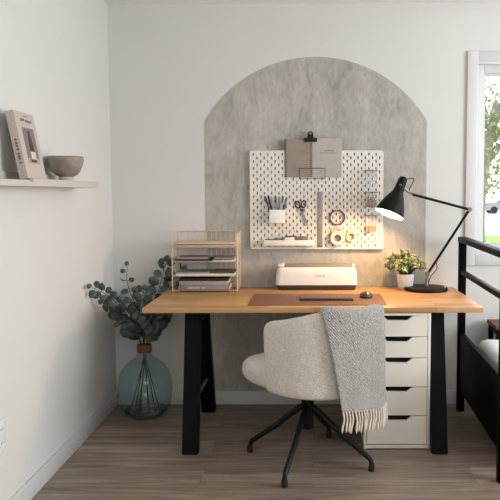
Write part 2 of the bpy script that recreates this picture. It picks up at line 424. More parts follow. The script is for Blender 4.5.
# ================================================================ DRAWER UNIT
AX0, AX1, AY0, AY1, AZ = .256, .590, 3.462, 4.05, .700
dr = thing('drawer_unit', ((AX0+AX1)/2, (AY0+AY1)/2, 0), 'narrow white five-drawer unit under the right end of the desk', 'drawer unit')
c = MB()
c.box((AX0, AY0+.002, .003), (AX0+.014, AY1, AZ), .001); c.box((AX1-.014, AY0+.002, .003), (AX1, AY1, AZ), .001)
c.box((AX0+.014, AY0+.002, AZ-.012), (AX1-.014, AY1, AZ)); c.box((AX0+.014, AY1-.01, .02), (AX1-.014, AY1, AZ-.012))
c.box((AX0+.014, AY0+.004, .006), (AX1-.014, AY1-.01, .024))
c.build('carcass', M['drawer'], dr)
MB().box((AX0+.016, AY0+.02, 0), (AX1-.016, AY1-.012, .0055)).build('plinth', M['dark_plastic'], dr)
zr = [.688, .580, .473, .324, .176, .028]
fx0, fx1 = AX0+.017, AX1-.017; mx_ = (fx0+fx1)/2
for k in range(5):
    zb, zt_ = zr[k+1]+.0025, zr[k]-.001
    d_ = .023; h = .078
    poly = [(fx0, zb), (fx1, zb), (fx1, zt_), (mx_+h, zt_), (mx_+h-.030, zt_-d_), (mx_-h+.030, zt_-d_), (mx_-h, zt_), (fx0, zt_)]
    MB().prism(poly, lambda u, v, t: (u, AY0+.018*t, v)).build('drawer', M['drawer'], dr)
    # solid dark block behind the fronts, painting shade into the pull cut-outs
MB().box((fx0, AY0+.06, .04), (fx1, AY1-.015, AZ-.014)).build('cutout_shade', M['slot_dark'], dr)

# ================================================================ OFFICE CHAIR
CC = V(.022, 3.29, 0); ang = math.radians(45)
Fd = V(-math.sin(ang), math.cos(ang), 0); Rd = V(math.cos(ang), math.sin(ang), 0)
A_, B_, K_ = .28, .287, .90
def sp(v, k): return math.copysign(abs(v)**k, v)
def shell_pt(phi, off, z, flare=1.):
    a, b = (A_+off)*flare, (B_+off)*flare
    return CC+Rd*(a*sp(math.sin(phi), K_))-Fd*(b*sp(math.cos(phi), K_))+V(0, 0, z)
def ztop(phi):
    t = min(1, max(0, (abs(phi)-math.radians(38))/math.radians(72)))
    q = min(1, max(0, (phi+math.radians(40))/math.radians(65)))
    return .79-.027*q-.082*t
PM = math.radians(111)
chair = thing('office_chair', (-.027, 3.313, 0), 'cream boucle swivel chair on black four-star base at the desk', 'chair')
TH = .055
def shell_fn():
    mb = MB(); nu, nv = 56, 22
    prof = []                               # closed loop around the section: (side 0 outer..1 inner, height 0..1)
    for j in range(9): prof.append((0, j/8*.9+.03))
    prof += [(.12, .965), (.3, .992), (.5, 1.), (.7, .992), (.88, .965)]
    for j in range(9): prof.append((1, .93-j/8*.9))
    prof += [(.75, .004), (.5, 0), (.25, .004)]
    n = len(prof); vs = []
    for i in range(nu+1):
        u = -1+2*i/nu; phi = u*PM
        # rounded vertical ends
        e = max(0, (abs(u)-.90)/.10); sh = 1-math.sqrt(max(0, 1-e*e))
        zt_ = ztop(phi)-.075*sh; zb_ = .386+.02*sh
        for s_, h_ in prof:
            z = zb_+(zt_-zb_)*h_
            off = -TH*(.5+(s_-.5)*(1-.75*sh)); fl = .965+.05*(z-.4)/.39
            q = shell_pt(phi, off, z, fl); 
            vs.append(q)
    fs = []
    for i in range(nu):
        for j in range(n):
            k = (j+1) % n; fs.append((i*n+j, i*n+k, (i+1)*n+k, (i+1)*n+j))
    fs.append(tuple(range(n))); fs.append(tuple(nu*n+j for j in range(n)))
    return mb.add(vs, fs)
subsurf(shell_fn().build('backrest', M['boucle'], chair, sharp=80), 1)
# seat: rounded cushion, superellipse plan
SC = CC+Fd*.098
def seat_mb(a, b, prof, k=.64, n=48, c=SC):
    mb = MB(); vs, fs = [], []
    for r, z in prof:
        for i in range(n):
            t = 2*PI*i/n; vs.append(c+Rd*(a*r*sp(math.sin(t), k))+Fd*(b*r*sp(math.cos(t), k))+V(0, 0, z))
    for j in range(len(prof)-1):
        for i in range(n):
            k2 = (i+1) % n; fs.append((j*n+i, j*n+k2, (j+1)*n+k2, (j+1)*n+i))
    fs.append(tuple(range(n))[::-1]); fs.append(tuple((len(prof)-1)*n+i for i in range(n)))
    return mb.add(vs, fs)
subsurf(seat_mb(.224, .32, [(.3, .366), (.74, .369), (.88, .376), (.955, .392), (.99, .412), (1., .432), (.985, .456), (.94, .475), (.85, .487), (.6, .494), (.2, .496)]).build('seat', M['boucle'], chair, sharp=80), 1)
hub = V(-.027, 3.313, 0)
MB().box(hub+V(-.09, -.09, .345), hub+V(.09, .09, .3655), .006).build('mounting_plate', M['black_metal'], chair)
MB().lathe([(0, .165), (.024, .165), (.03, .175), (.03, .30), (.042, .315), (.042, .3448), (0, .3448)], hub, 24).build('column', M['black_metal'], chair)
MB().tube(bez([hub+V(.07, .07, .335), hub+V(.12, .16, .318), hub+V(.16, .24, .312)], 5), .005, 8).build('lever', M['black_metal'], chair)
for (fx, fy) in ((-.319, 3.434), (-.128, 3.012), (.273, 3.189), (.084, 3.649)):
    d = V(fx, fy, 0)-hub; L = d.length; d.normalize()
    pts = bez([hub+d*.01+V(0, 0, .272), hub+d*.05+V(0, 0, .258), hub+d*(L*.55)+V(0, 0, .155), hub+d*(L*.9)+V(0, 0, .075), hub+d*(L-.006)+V(0, 0, .052), hub+d*L+V(0, 0, .022)], 6)
    n = len(pts)
    MB().tube(pts, [.0165-.0065*i/(n-1) for i in range(n)], 12).build('leg', M['black_metal'], chair)
    MB().lathe([(0, 0), (.013, 0), (.015, .004), (.0145, .028), (.012, .036), (0, .036)], hub+d*L, 16).build('foot_glide', M['rubber'], chair)

# throw over the backrest
def throw_pt(u, v):
    # v: 0 inside bottom, ~.25 top, 1 outside bottom
    zt_out = .343-.052*u                      # lower edge outside, lower towards the right
    if v < .22:
        t = v/.22; phi = math.radians(-44+u*116); z = .60+(ztop(phi)+.004-.60)*t; off = -TH-.014
    elif v < .34:
        t = (v-.22)/.12; phi = math.radians(-44+u*116)
        off = -TH-.014+(TH+.030)*t; z = ztop(phi)+.004+.010*math.sin(PI*t)
    else:
        t = (v-.34)/.66; a = math.radians(-44+19*t**.8); b = math.radians(72-2*t)
        phi = a+(b-a)*u
        fold = .006*math.sin(u*11+1.5+t*2.)*min(1, t*2.2)+.004*math.sin(u*23+t*4)*t
        z = ztop(phi)+.004+(zt_out-ztop(phi)-.004)*t
        off = .012+.006*min(1, t*3)+fold+.026*t
    fl = .965+.05*(max(z, .4)-.4)/.39
    return shell_pt(phi, off, z, fl)
th_o = throw_pt(.5, 1.)
throw = MB().grid(throw_pt, 48, 60).build('throw_blanket', M['throw'], origin=(CC.x+.1, CC.y-.1, .3), sharp=180)
solid(throw, .007, 0.); subsurf(throw, 1)
tag(throw, 'grey woven throw with cream fringe draped over the chair back', 'throw blanket')
for k in range(34):
    u = (k+.5)/34; p = throw_pt(u, 1.)
    dn = (throw_pt(u, 1.)-throw_pt(u, .97)).normalized(); L = random.uniform(.086, .104)
    jx = V(random.uniform(-.007, .007), random.uniform(-.007, .007), 0)
    pts = [p-dn*.006, p+dn*L*.35+jx*.3+V(0, 0, -.001), p+V(0, 0, -L*.7)+jx*.8+dn*.004, p+V(0, 0, -L)+jx]
    MB().tube(bez(pts, 4), [.0042]*6+[.0048]*5+[.0030, .002], 7).build('tassel', M['fringe'], throw, sharp=80)

# ================================================================ BED (right)
bed = thing('bed', (1.9, 3.55, 0), 'black bed with slatted rail footboard at the right edge', 'bed')
PX = .863; py0, py1 = 3.035, 4.07; ps = .021
for y in (py0, py1):
    MB().box((PX-ps, y-ps, 0), (PX+ps, y+ps, 1.012), .003).build('post', M['bed_black'], bed)
MB().box((PX-.024, py0-ps-.004, 1.012), (PX+.024, py1+ps+.004, 1.042), .003).build('top_rail', M['bed_black'], bed)
MB().box((PX-.014, py0+ps, .823), (PX+.014, py1-ps, .848), .003).build('rail', M['bed_black'], bed)
MB().box((PX-.012, py0+ps, .135), (PX+.012, py1-ps, .478), .003).build('foot_panel', M['bed_black'], bed)
for y in (3.1, 3.93):
    MB().box((PX+.024, y-.012, .17), (2.9, y+.012, .33), .003).build('side_rail', M['bed_black'], bed)
MB().box((PX+.024, 3.112, .22), (2.9, 3.918, .262)).build('slat_base', M['bed_black'], bed)
for y in (3.085, 3.96):
    MB().box((2.9, y-.022, 0), (2.944, y+.022, 1.1), .003).build('post', M['bed_black'], bed)
MB().box((2.91, 3.107, .3), (2.934, 3.938, 1.05), .003).build('headboard', M['bed_black'], bed)
mt = MB().box((.905, 3.122, .263), (2.88, 3.908, .40), .03, 4).build('mattress', M['linen_white']); tag(mt, 'white mattress lying in the black bed frame', 'mattress')
def duvet(u, v):
    x = .90+1.5*u; y = 3.122+.79*v
    e = min(1, u*26)*min(1, v*12)*min(1, (1-v)*16)
    z = .404+.074*(1-(1-e)**2)+.010*noise.noise(V(x*6, y*6, 1))*e
    return V(x, y, z)
dv = MB().grid(duvet, 40, 30)
dv = solid(dv.build('duvet', M['linen_white'], sharp=180), .012, -1.)
tag(dv, 'rumpled white duvet spread over the mattress behind the footboard', 'duvet')

_pv = V(1.9, 3.55, 0); _rm = Matrix.Translation(_pv) @ Matrix.Rotation(-.028, 4, 'Z') @ Matrix.Translation(-_pv)
for _o in (bed, mt, dv):                       # the bed stands slightly askew
    _o.location = _rm @ _o.location; _o.rotation_euler = (0, 0, -.028)

ns = thing('side_table', (1.3, 4.09, 0), 'small black side table with brown wood top behind the bed', 'table')
MB().box((1.055, 3.985, .512), (1.56, 4.2, .535), .002).build('tabletop', M['card_brown'], ns)
for x in (1.075, 1.54):
    for y in (4.003, 4.182):
        MB().box((x-.012, y-.012, 0), (x+.012, y+.012, .5118)).build('leg', M['bed_black'], ns)
mb = MB()
mb.box((1.087, 3.993, .478), (1.528, 4.013, .5115)).box((1.087, 4.172, .478), (1.528, 4.192, .5115)).box((1.065, 4.015, .478), (1.085, 4.17, .5115)).box((1.53, 4.015, .478), (1.55, 4.17, .5115))
mb.build('apron', M['bed_black'], ns)

# ================================================================ PICTURE LEDGE
LX = -1.080; LE = atx(98.8, 185, LX).y; LZ0 = 1.3285
lg = thing('picture_ledge', (XL, 3.0, LZ0), 'grey beige picture ledge mounted on the left wall', 'shelf')
MB().box((XL+.012, 2.1, LZ0), (LX-.012, LE, LZ0+.024), .001).build('shelf_board', M['shelf'], lg)
yn = atx(33.5, 180, LX).y
poly = [(2.1, LZ0), (LE, LZ0), (LE, LZ0+.029), (yn, LZ0+.029), (yn, LZ0+.016), (2.1, LZ0+.016)]
MB().prism(poly, lambda u, v, t: (LX-.012*t, u, v)).build('front_lip', M['shelf'], lg)
MB().box((XL, 2.1, LZ0), (XL+.012, LE, LZ0+.058), .001).build('back_plate', M['shelf'], lg)
LT = LZ0+.0242
# book leaning on it
bk = thing('book', (-1.12, 2.78, LT), 'beige hardback with vase photo on its cover leaning on the picture ledge', 'book')
by0, by1, bh, bt = 2.735, 2.925, .268, .032
tilt = math.atan2(.050, bh)
bu = V(-math.sin(tilt), 0, math.cos(tilt)); bn = V(math.cos(tilt), 0, math.sin(tilt))
bo = V(-1.1205, 0, LT+.001)                      # front bottom edge
def bp(y, h, d): return bo+bu*h-bn*d+V(0, y, 0)
def bbox(y0, y1, h0, h1, d0, d1): 
    m_ = MB(); vs = [bp(y, h, d) for y in (y0, y1) for h in (h0, h1) for d in (d0, d1)]
    return m_.add(vs, [(0, 1, 3, 2), (4, 6, 7, 5), (0, 4, 5, 1), (2, 3, 7, 6), (0, 2, 6, 4), (1, 5, 7, 3)])
zc = bt*math.sin(tilt)+.001
bo = V(-1.107, 0, LT+zc)
c_ = bbox(by0, by1, 0, bh, 0, .003); c_.f += []
c2 = bbox(by0, by1, 0, bh, bt-.003, bt); c3 = bbox(by0, by0+.003, 0, bh, .003, bt-.003)
for q in (c2, c3): c_.add(q.v, q.f)
c_.build('cover', M['cover'], bk)
bbox(by0+.0035, by1-.004, .004, bh-.004, .0035, bt-.0035).build('page_block', M['page'], bk)
pic = bbox(by0+.045, by1-.032, .062, .205, -.0008, 0).build('cover_photo', M['photo_bg'], bk)
bbox(by0+.046, by1-.033, .063, .082, -.0014, -.0008).build('print_table', M['photo_pink'], pic)
m_ = MB(); n_ = 12
vp = [(.016, 0), (.018, .02), (.012, .045), (.007, .06), (.011, .068)]
poly = [(w, h) for w, h in vp]+[(-w, h) for w, h in vp[::-1]]
m_.prism(poly, lambda u, v, t: bp((by0+by1)/2+.006+u*1.1, .108+v*1.25, -.0016+.0006*t)); m_.build('print_vase', M['photo_dark'], pic)
bbox((by0+by1)/2-.016, (by0+by1)/2+.030, .076, .109, -.0018, -.0011).build('print_pot', M['photo_cream'], pic)
bbox((by0+by1)/2-.026, (by0+by1)/2+.030, .066, .078, -.0019, -.0012).build('print_band', M['photo_dark'], pic)
m_ = MB()
for k, (a, b, h) in enumerate(((.050, .062, .230), (.066, .078, .231), (.082, .086, .231), (.096, .110, .228), (.114, .124, .228), (.128, .140, .228), (.145, .155, .228))):
    q = bbox(by0+a, by0+b, h, h+.010, -.0008, 0); m_.add(q.v, q.f)
q = bbox(by0+.085, by0+.125, .250, .253, -.0008, 0); m_.add(q.v, q.f)
q = bbox(by0+.10, by0+.112, .216, .218, -.0008, 0); m_.add(q.v, q.f)
m_.build('title', M['ink'], bk)
m_ = MB()
for h in (.06, .075, .084, .095, .112, .125, .136, .15):
    vs = [bp(y, hh, dd) for y in (by0-.0006, by0) for hh in (h, h+.008) for dd in (.011, .02)]
    m_.add(vs, [(0, 1, 3, 2), (4, 6, 7, 5), (0, 4, 5, 1), (2, 3, 7, 6), (0, 2, 6, 4), (1, 5, 7, 3)])
m_.build('spine_title', M['ink'], bk)
# bowl
bl = thing('bowl', (-1.129, 3.22, LT), 'taupe stoneware footed bowl on the picture ledge beside the book', 'bowl')
MB().lathe([(0, .001), (.032, .001), (.033, .014), (.030, .024), (0, .024)], (-1.129, 3.22, LT), 40).build('foot', M['bowl_foot'], bl)
MB().lathe([(.0, .022), (.030, .023), (.046, .030), (.062, .047), (.0735, .073), (.0795, .101), (.080, .114), (.078, .1155), (.076, .113), (.073, .096), (.066, .07), (.054, .05), (.036, .036), (0, .031)], (-1.129, 3.22, LT), 56).build('bowl_body', M['bowl'], bl, sharp=60)

# ================================================================ GLASS VASE + EUCALYPTUS
VC = V(-.984, 4.022, 0)
vs_ = thing('glass_vase', VC, 'large teal glass demijohn vase standing on the floor in the corner', 'vase')
prof = [(0, .002), (.085, .002), (.102, .006), (.122, .022), (.141, .06), (.152, .11), (.156, .165), (.153, .205), (.147, .24), (.134, .272), (.112, .30), (.082, .325), (.054, .345), (.042, .362), (.0375, .38), (.0375, .425), (.041, .432), (.041, .438), (.036, .438)]
inn = [(.034, .425), (.034, .38), (.0365, .362), (.050, .344), (.078, .322), (.108, .297), (.130, .269), (.143, .239), (.149, .205), (.152, .165), (.148, .11), (.137, .064), (.118, .030), (.09, .020), (0, .022)]
MB().lathe(prof+inn, VC, 64).build('vase_body', M['teal'], vs_, sharp=60)
MB().lathe([(0, .0225), (.089, .0206), (.112, .0290), (.121, .038), (.116, .039), (0, .039)], VC, 48).build('water', M['water'], vs_)
mb = MB()
for k in range(8): mb.lathe([(.0385+.004*math.cos(t*PI/4), .381+k*.0055+.0032*math.sin(t*PI/4)) for t in range(9)], VC, 36)
mb.build('cord_wrap', M['cord'], vs_)

def leaf(mb, p, d, nrm, L, W, curl=.12, n=7):
    d = d.normalized(); s = d.cross(nrm).normalized(); nrm = s.cross(d).normalized()
    vs, fs = [], []
    for i in range(n+1):
        t = i/n; w = W*math.sqrt(max(0, 1-(2*t-1)**2))*(1-.15*(t-.5))*.5+.0004
        c_ = p+d*(L*t)+nrm*(curl*L*(t*(1-t)*1.5-t*t*.5))
        vs += [c_-s*w+nrm*w*.25, c_+nrm*0, c_+s*w+nrm*w*.25]
    for i in range(n):
        for j in range(2): fs.append((i*3+j, i*3+j+1, (i+1)*3+j+1, (i+1)*3+j))
    mb.add(vs, fs)
def rv(s=1.): return V(random.uniform(-s, s), random.uniform(-s, s), random.uniform(-s, s))
def euc(pts, label, first, ls, dens=.034, seed=0):
    random.seed(seed)
    path = bez(pts, 14); nrm0 = V(0, -1, .25)
    r = thing('eucalyptus_branch', path[0], label, 'branch', 'eucalyptus branches in the vase')
    n = len(path)
    MB().tube(path, [.0034-.0022*i/(n-1) for i in range(n)], 7).build('stem', M['stem'], r)
    fol = MB(); acc = 0; side = 1
    L = [0.]
    for a, b in zip(path, path[1:]): L.append(L[-1]+(b-a).length)
    tot = L[-1]; s = first*tot
    while s < tot:
        i = max(k for k in range(n) if L[k] <= s); i = min(i, n-2)
        p = path[i].lerp(path[i+1], (s-L[i])/max(1e-6, L[i+1]-L[i])); d = (path[i+1]-path[i]).normalized()
        for sd in (1, -1):
            if random.random() < .08: continue
            nr = (nrm0+rv(.75)).normalized(); side_v = d.cross(V(0, -1, .1)).normalized()*sd
            ld = (side_v+d*random.uniform(.0, .7)+rv(.45)).normalized()
            if p.x < -1.08 and ld.x < 0: ld.x *= .3
            t = (s-first*tot)/(tot-first*tot)
            sz = ls*random.uniform(.8, 1.2)*(1-.42*t)
            stalk = p+ld*.010
            fol.tube([p, stalk], .0011, 5, False)
            leaf(fol, stalk, ld, nr, sz, sz*random.uniform(.8, .98), random.uniform(-.1, .25))
        s += dens*random.uniform(.8, 1.2)
    leaf(fol, path[-1], (path[-1]-path[-2]), nrm0, ls*.5, ls*.4)
    # keep the leaves off the walls and the worktop
    for v in fol.v:
        v.x = max(v.x, XL+.012); v.y = min(v.y, YB-.012)
        if v.x > DX0-.006 and DZ-DT-.01 < v.z < DZ+.005 and v.y < DY1+.006: v.x = DX0-.006
    solid(fol.build('foliage', M['euc'], r, sharp=180, fixn=False), .0009)
    return r
NK = VC+V(0, 0, .40); B = lambda a, r: VC+V(r*math.cos(a), r*math.sin(a), .028)
def nk(x, y): return VC+V(x, y, .41)
euc([B(.2, .08), nk(-.012, -.01), at(128, 316, 3.96), at(108, 296, 3.82), at(91, 287, 3.70)], 'eucalyptus branch bending farthest to the left towards the wall', .60, .070, .050, 1)
euc([B(2.8, .07), nk(.004, -.018), at(140, 318, 4.0), at(128, 285, 4.0), at(127, 266, 4.02)], 'upright eucalyptus branch with a thin bare tip in the middle', .64, .060, .055, 2)
euc([B(3.6, .09), nk(.016, .0), at(152, 318, 4.06), at(160, 285, 4.14), at(166, 262, 4.17)], 'tallest eucalyptus branch rising behind the left end of the desk', .52, .086, .042, 3)
euc([B(4.4, .085), nk(.016, .012), at(154, 322, 4.1), at(168, 292, 4.185), at(183, 270, 4.195)], 'eucalyptus branch reaching right behind the wire letter tray', .58, .074, .042, 4)
euc([B(-.5, .08), nk(-.016, .002), at(132, 322, 3.96), at(118, 312, 3.88), at(103, 303, 3.80)], 'short drooping eucalyptus branch low on the left of the vase', .62, .074, .044, 5)
euc([B(1.5, .06), nk(-.004, .014), at(144, 325, 4.05), at(141, 305, 4.02), at(144, 290, 4.0)], 'dense central eucalyptus branch above the vase neck', .64, .072, .040, 6)
euc([B(2.2, .08), nk(.012, -.012), at(152, 333, 4.1), at(160, 321, 4.17), at(169, 314, 4.2)], 'short eucalyptus branch dipping under the desk edge on the right', .68, .060, .040, 7)
euc([B(5.2, .07), nk(-.002, -.006), at(140, 328, 3.96), at(130, 320, 3.9), at(119, 324, 3.86)], 'lowest eucalyptus branch spilling over the front of the vase neck', .66, .066, .040, 8)

# ================================================================ LETTER TRAY (left on the desk)
TX0, TX1, TY0, TY1 = -.815, -.440, 4.03, 4.222
tz = [.738, .822, .905, .988]; ttop = 1.072
lt = thing('letter_tray', ((TX0+TX1)/2, (TY0+TY1)/2, DZ), 'brass wire four-tier letter tray on the left of the desk', 'letter tray')
for x in (TX0, TX1):
    for y in (TY0, TY1):
        MB().tube([(x, y, DZ+.0005), (x, y, ttop+(0 if y == TY1 else -.005))], .0036, 8).build('post', M['gold'], lt)
wr = .0020
for k, z in enumerate(tz):
    mb = MB(); zt_ = tz[k+1] if k < 3 else ttop
    mb.tube([(TX0, TY0, z), (TX1, TY0, z)], .0032, 8)
    mb.tube([(TX0, TY1, z), (TX1, TY1, z)], wr, 6)
    for x in (TX0, TX1):
        mb.tube([(x, TY0, z), (x, TY1, z)], .0028, 6)
        for j in range(1, 4): mb.tube([(x, TY0+(TY1-TY0)*j/4, z), (x, TY0+(TY1-TY0)*j/4, zt_)], .0015, 6)
    for j in range(1, 9): mb.tube([(TX0+(TX1-TX0)*j/9, TY0, z), (TX0+(TX1-TX0)*j/9, TY1, z)], .0015, 6)
    for j in range(1, 13): mb.tube([(TX0+(TX1-TX0)*j/13, TY1, z), (TX0+(TX1-TX0)*j/13, TY1, zt_)], .0014, 6)
    if k == 3:
        mb.tube([(TX0, TY1, ttop), (TX1, TY1, ttop)], .003, 6)
        for x in (TX0, TX1): mb.tube([(x, TY1, ttop), (x, TY0+.02, ttop-.002), (x, TY0, ttop-.006)], .0028, 6)
    mb.build('tray', M['gold'], lt)
def slab(name, x0, x1, y0, y1, z, t, m, label, cat, rz=0., parent=None, group=None, tilt=0.):
    c_ = V((x0+x1)/2, (y0+y1)/2, z)
    mt_ = Matrix.Translation(c_) @ Matrix.Rotation(rz, 4, 'Z') @ Matrix.Rotation(tilt, 4, 'Y') @ Matrix.Translation(-c_)
    o = MB().box((x0, y0, z), (x1, y1, z+t), min(.0015, t*.3), 1, mt_).build(name, m)
    return tag(o, label, cat, group)
w = .0026
slab('paper_stack', TX0+.025, TX1-.012, TY0-.006, TY1-.012, tz[3]+w, .012, M['paper_pink'], 'pinkish paper stack lowest on the top tier of the letter tray', 'paper', 0)
slab('folder', TX0+.03, TX1-.02, TY0-.002, TY1-.016, tz[3]+w+.0125, .003, M['card_dark'], 'thin dark folder between two paper stacks on the top tier', 'folder')
slab('paper_stack', TX0+.022, TX1-.014, TY0-.008, TY1-.014, tz[3]+w+.016, .010, M['paper_beige'], 'beige paper stack topmost in the letter tray', 'paper', .015)
slab('magazine', TX0+.02, TX0+.22, TY0-.004, TY1-.02, tz[2]+w, .012, M['card_dark'], 'dark magazine on the left of the second tier from the top', 'magazine')
slab('magazine', TX0+.03, TX0+.20, TY0+.005, TY1-.03, tz[2]+w+.0125, .010, M['card_grey'], 'grey magazine lying on the dark magazine in the second tier', 'magazine', .05)
slab('envelope', TX0+.235, TX1-.014, TY0-.002, TY1-.02, tz[2]+w, .006, M['paper_white'], 'white envelope lowest on the right of the second tier', 'envelope')
slab('envelope', TX0+.24, TX1-.03, TY0+.004, TY1-.03, tz[2]+w+.0065, .004, M['card_dark'], 'dark envelope sandwiched between pale ones in the second tier', 'envelope', -.06)
slab('envelope', TX0+.236, TX1-.02, TY0+.0, TY1-.03, tz[2]+w+.011, .009, M['card_grey'], 'pale grey envelope on top at the right of the second tier', 'envelope', .05)
slab('paper_stack', TX0+.02, TX1-.014, TY0-.004, TY1-.016, tz[1]+w, .011, M['paper_white'], 'white paper stack on the third tier under the brown notebook', 'paper')
slab('notebook', TX0+.225, TX1-.016, TY0-.001, TY1-.02, tz[1]+w+.0115, .011, M['card_brown'], 'dark brown notebook lying on white paper in the third tier', 'notebook')
slab('paper_stack', TX0+.025, TX0+.215, TY0+.004, TY1-.02, tz[1]+w+.0115, .008, M['card_grey'], 'grey paper stack left of the brown notebook in the third tier', 'paper')
def rbook(x0, x1, z, t, m, label, letter=False):
    o = thing('book', ((x0+x1)/2, (TY0+TY1)/2, z), label, 'book')
    MB().box((x0, TY0-.008, z), (x1, TY0-.004, z+t), .001).box((x0, TY0-.004, z), (x1, TY1-.015, z+.003)).box((x0, TY0-.004, z+t-.003), (x1, TY1-.015, z+t)).build('cover', m, o)
    MB().box((x0+.004, TY0-.003, z+.0032), (x1-.004, TY1-.018, z+t-.0032)).build('page_block', M['page'], o)
    if letter:
        mb = MB(); x = x0+.055
        for k, ww in enumerate((.007, .006, .008, .005, .007, .006, .007, 0, .008, .006)):
            if ww: mb.box((x, TY0-.0086, z+t*.36), (x+ww, TY0-.0079, z+t*.36+.007))
            x += ww+.0035 if ww else .012
        mb.build('spine_title', M['paper_white'], o)
    return o
rbook(TX0+.035, TX1-.045, tz[0]+w, .027, M['book_mauve'], 'grey book with pale spine lettering at the bottom of the letter tray', True)
rbook(TX0+.04, TX1-.055, tz[0]+w+.0275, .024, M['book_grey'], 'plain grey book lying on the lettered book in the bottom tier')
slab('folder', TX0+.045, TX1-.06, TY0-.002, TY1-.02, tz[0]+w+.052, .012, M['black_card'], 'black folder on top of the grey books in the bottom tier', 'folder')

# ================================================================ CUTTING MACHINE
PX0, PX1 = -.222, .262; PYF, PYB = 4.085, 4.222
pr = thing('cutting_machine', ((PX0+PX1)/2, (PYF+PYB)/2, DZ), 'white craft cutting machine with taupe lid on the desk', 'cutting machine')
def rounded(x0, x1, y0, y1, r, n=6):
    out = []
    for (cx_, cy_, a) in ((x1-r, y0+r, -PI/2), (x1-r, y1-r, 0), (x0+r, y1-r, PI/2), (x0+r, y0+r, PI)):
        for k in range(n+1): out.append((cx_+r*math.cos(a+PI/2*k/n), cy_+r*math.sin(a+PI/2*k/n)))
    return out
def loft(rings):                            # rings: (polygon, z)
    mb = MB(); n = len(rings[0][0]); vs = [V(x, y, z) for P, z in rings for x, y in P]
    fs = [tuple(range(n))[::-1], tuple((len(rings)-1)*n+i for i in range(n))]
    for j in range(len(rings)-1):
        for i in range(n): fs.append((j*n+i, j*n+(i+1) % n, (j+1)*n+(i+1) % n, (j+1)*n+i))
    return mb.add(vs, fs)
rg = lambda i, z, r=.03, f=0: (rounded(PX0+i, PX1-i, PYF+i*.5+f, PYB-i*.3, r), z)
loft([rg(.022, DZ+.0005, .02), rg(.010, DZ+.010, .025), rg(.006, DZ+.030, .03)]).build('base', M['dark_plastic'], pr)
loft([rg(.0, DZ+.0302), rg(-.001, DZ+.036), rg(.004, DZ+.09), rg(.009, DZ+.122), rg(.013, DZ+.130, .03, .003), rg(.02, DZ+.134, .03, .008)]).build('body', M['white_plastic'], pr)
MB().box((PX0+.055, PYF+.022, DZ+.1342), (PX1-.035, PYB-.008, DZ+.146), .004).build('lid', M['grey_lid'], pr)
MB().box((PX0+.012, PYF+.02, DZ+.1342), (PX0+.052, PYB-.01, DZ+.150), .012, 4).build('tool_holder', M['white_plastic'], pr)
MB().box((PX1-.032, PYF+.02, DZ+.1342), (PX1-.016, PYB-.01, DZ+.147), .005, 3).build('end_cap', M['white_plastic'], pr)
cu = bpy.data.curves.new('t', 'FONT'); cu.body = 'cricut'; cu.size = .026; cu.extrude = .0006; cu.align_x = 'CENTER'
to = bpy.data.objects.new('t', cu); COL.objects.link(to)
bpy.context.view_layer.update()
me = bpy.data.meshes.new_from_object(to.evaluated_get(bpy.context.evaluated_depsgraph_get())); COL.objects.unlink(to); bpy.data.objects.remove(to)
me.materials.clear(); me.materials.append(M['logo'])
lo = bpy.data.objects.new('logo', me); COL.objects.link(lo); lo.parent = pr
lo.rotation_euler = (PI/2-.06, 0, 0); lo.location = V((PX0+PX1)/2+.02, PYF+.0015, DZ+.078)-WL[pr.name]

# ================================================================ DESK MAT, KEYBOARD, MOUSE
zt0 = DZ+.0004
q = [atz(247.5, 305.6, zt0), atz(387.5, 305.6, zt0), atz(381, 294.2, zt0), atz(255, 294.2, zt0)]
my0 = max(q[0].y, DY0+.012); my1 = q[2].y; mxl, mxr = q[0].x, q[1].x
dm = MB().prism(rounded(mxl, mxr, my0, my1, .012), lambda u, v, t: (u, v, zt0+.003*t)).build('desk_mat', M['leather'])
tag(dm, 'brown leather desk mat lying on the oak worktop', 'desk mat')
kz = zt0+.0034
kl, kr = atz(299.5, 300.8, kz), atz(352.5, 294.6, kz)
kx0, kx1, ky0, ky1 = kl.x, kl.x+.285, kl.y, kl.y+.112
kb = thing('keyboard', ((kx0+kx1)/2, (ky0+ky1)/2, kz), 'compact dark bronze keyboard on the brown desk mat', 'keyboard')
MB().box((kx0, ky0, kz), (kx1, ky1, kz+.010), .003).build('body', M['kbd'], kb)
nc = 14; kw = (kx1-kx0-.012)/nc; kd = (ky1-ky0-.012)/5
for r_ in range(5):
    for c_ in range(nc):
        if r_ == 0 and 4 <= c_ <= 8: 
            if c_ > 4: continue
            x0, x1 = kx0+.006+4*kw, kx0+.006+9*kw
        else: x0, x1 = kx0+.006+c_*kw, kx0+.006+(c_+1)*kw
        MB().box((x0+.0014, ky0+.006+r_*kd+.0014, kz+.0102), (x1-.0014, ky0+.006+(r_+1)*kd-.0014, kz+.0135), .0006, 1).build('key', M['key'], kb)
ms = atz(366, 297.2, kz)
mo = thing('computer_mouse', ms, 'small dark computer mouse on the desk mat right of the keyboard', 'mouse')
MB().lathe([(0, 0), (.95, 0), (1., .006), (.97, .014), (.82, .024), (.5, .031), (0, .033)], ms, 32, sx=.036, sy=.052).build('shell', M['mouse'], mo, sharp=70)
MB().box(ms+V(-.004, .014, .027), ms+V(.004, .034, .0335), .002).build('scroll_wheel', M['alu'], mo)
MB().box(ms+V(-.020, -.03, .0255), ms+V(.020, -.012, .0285), .001).build('accent', M['alu'], mo)

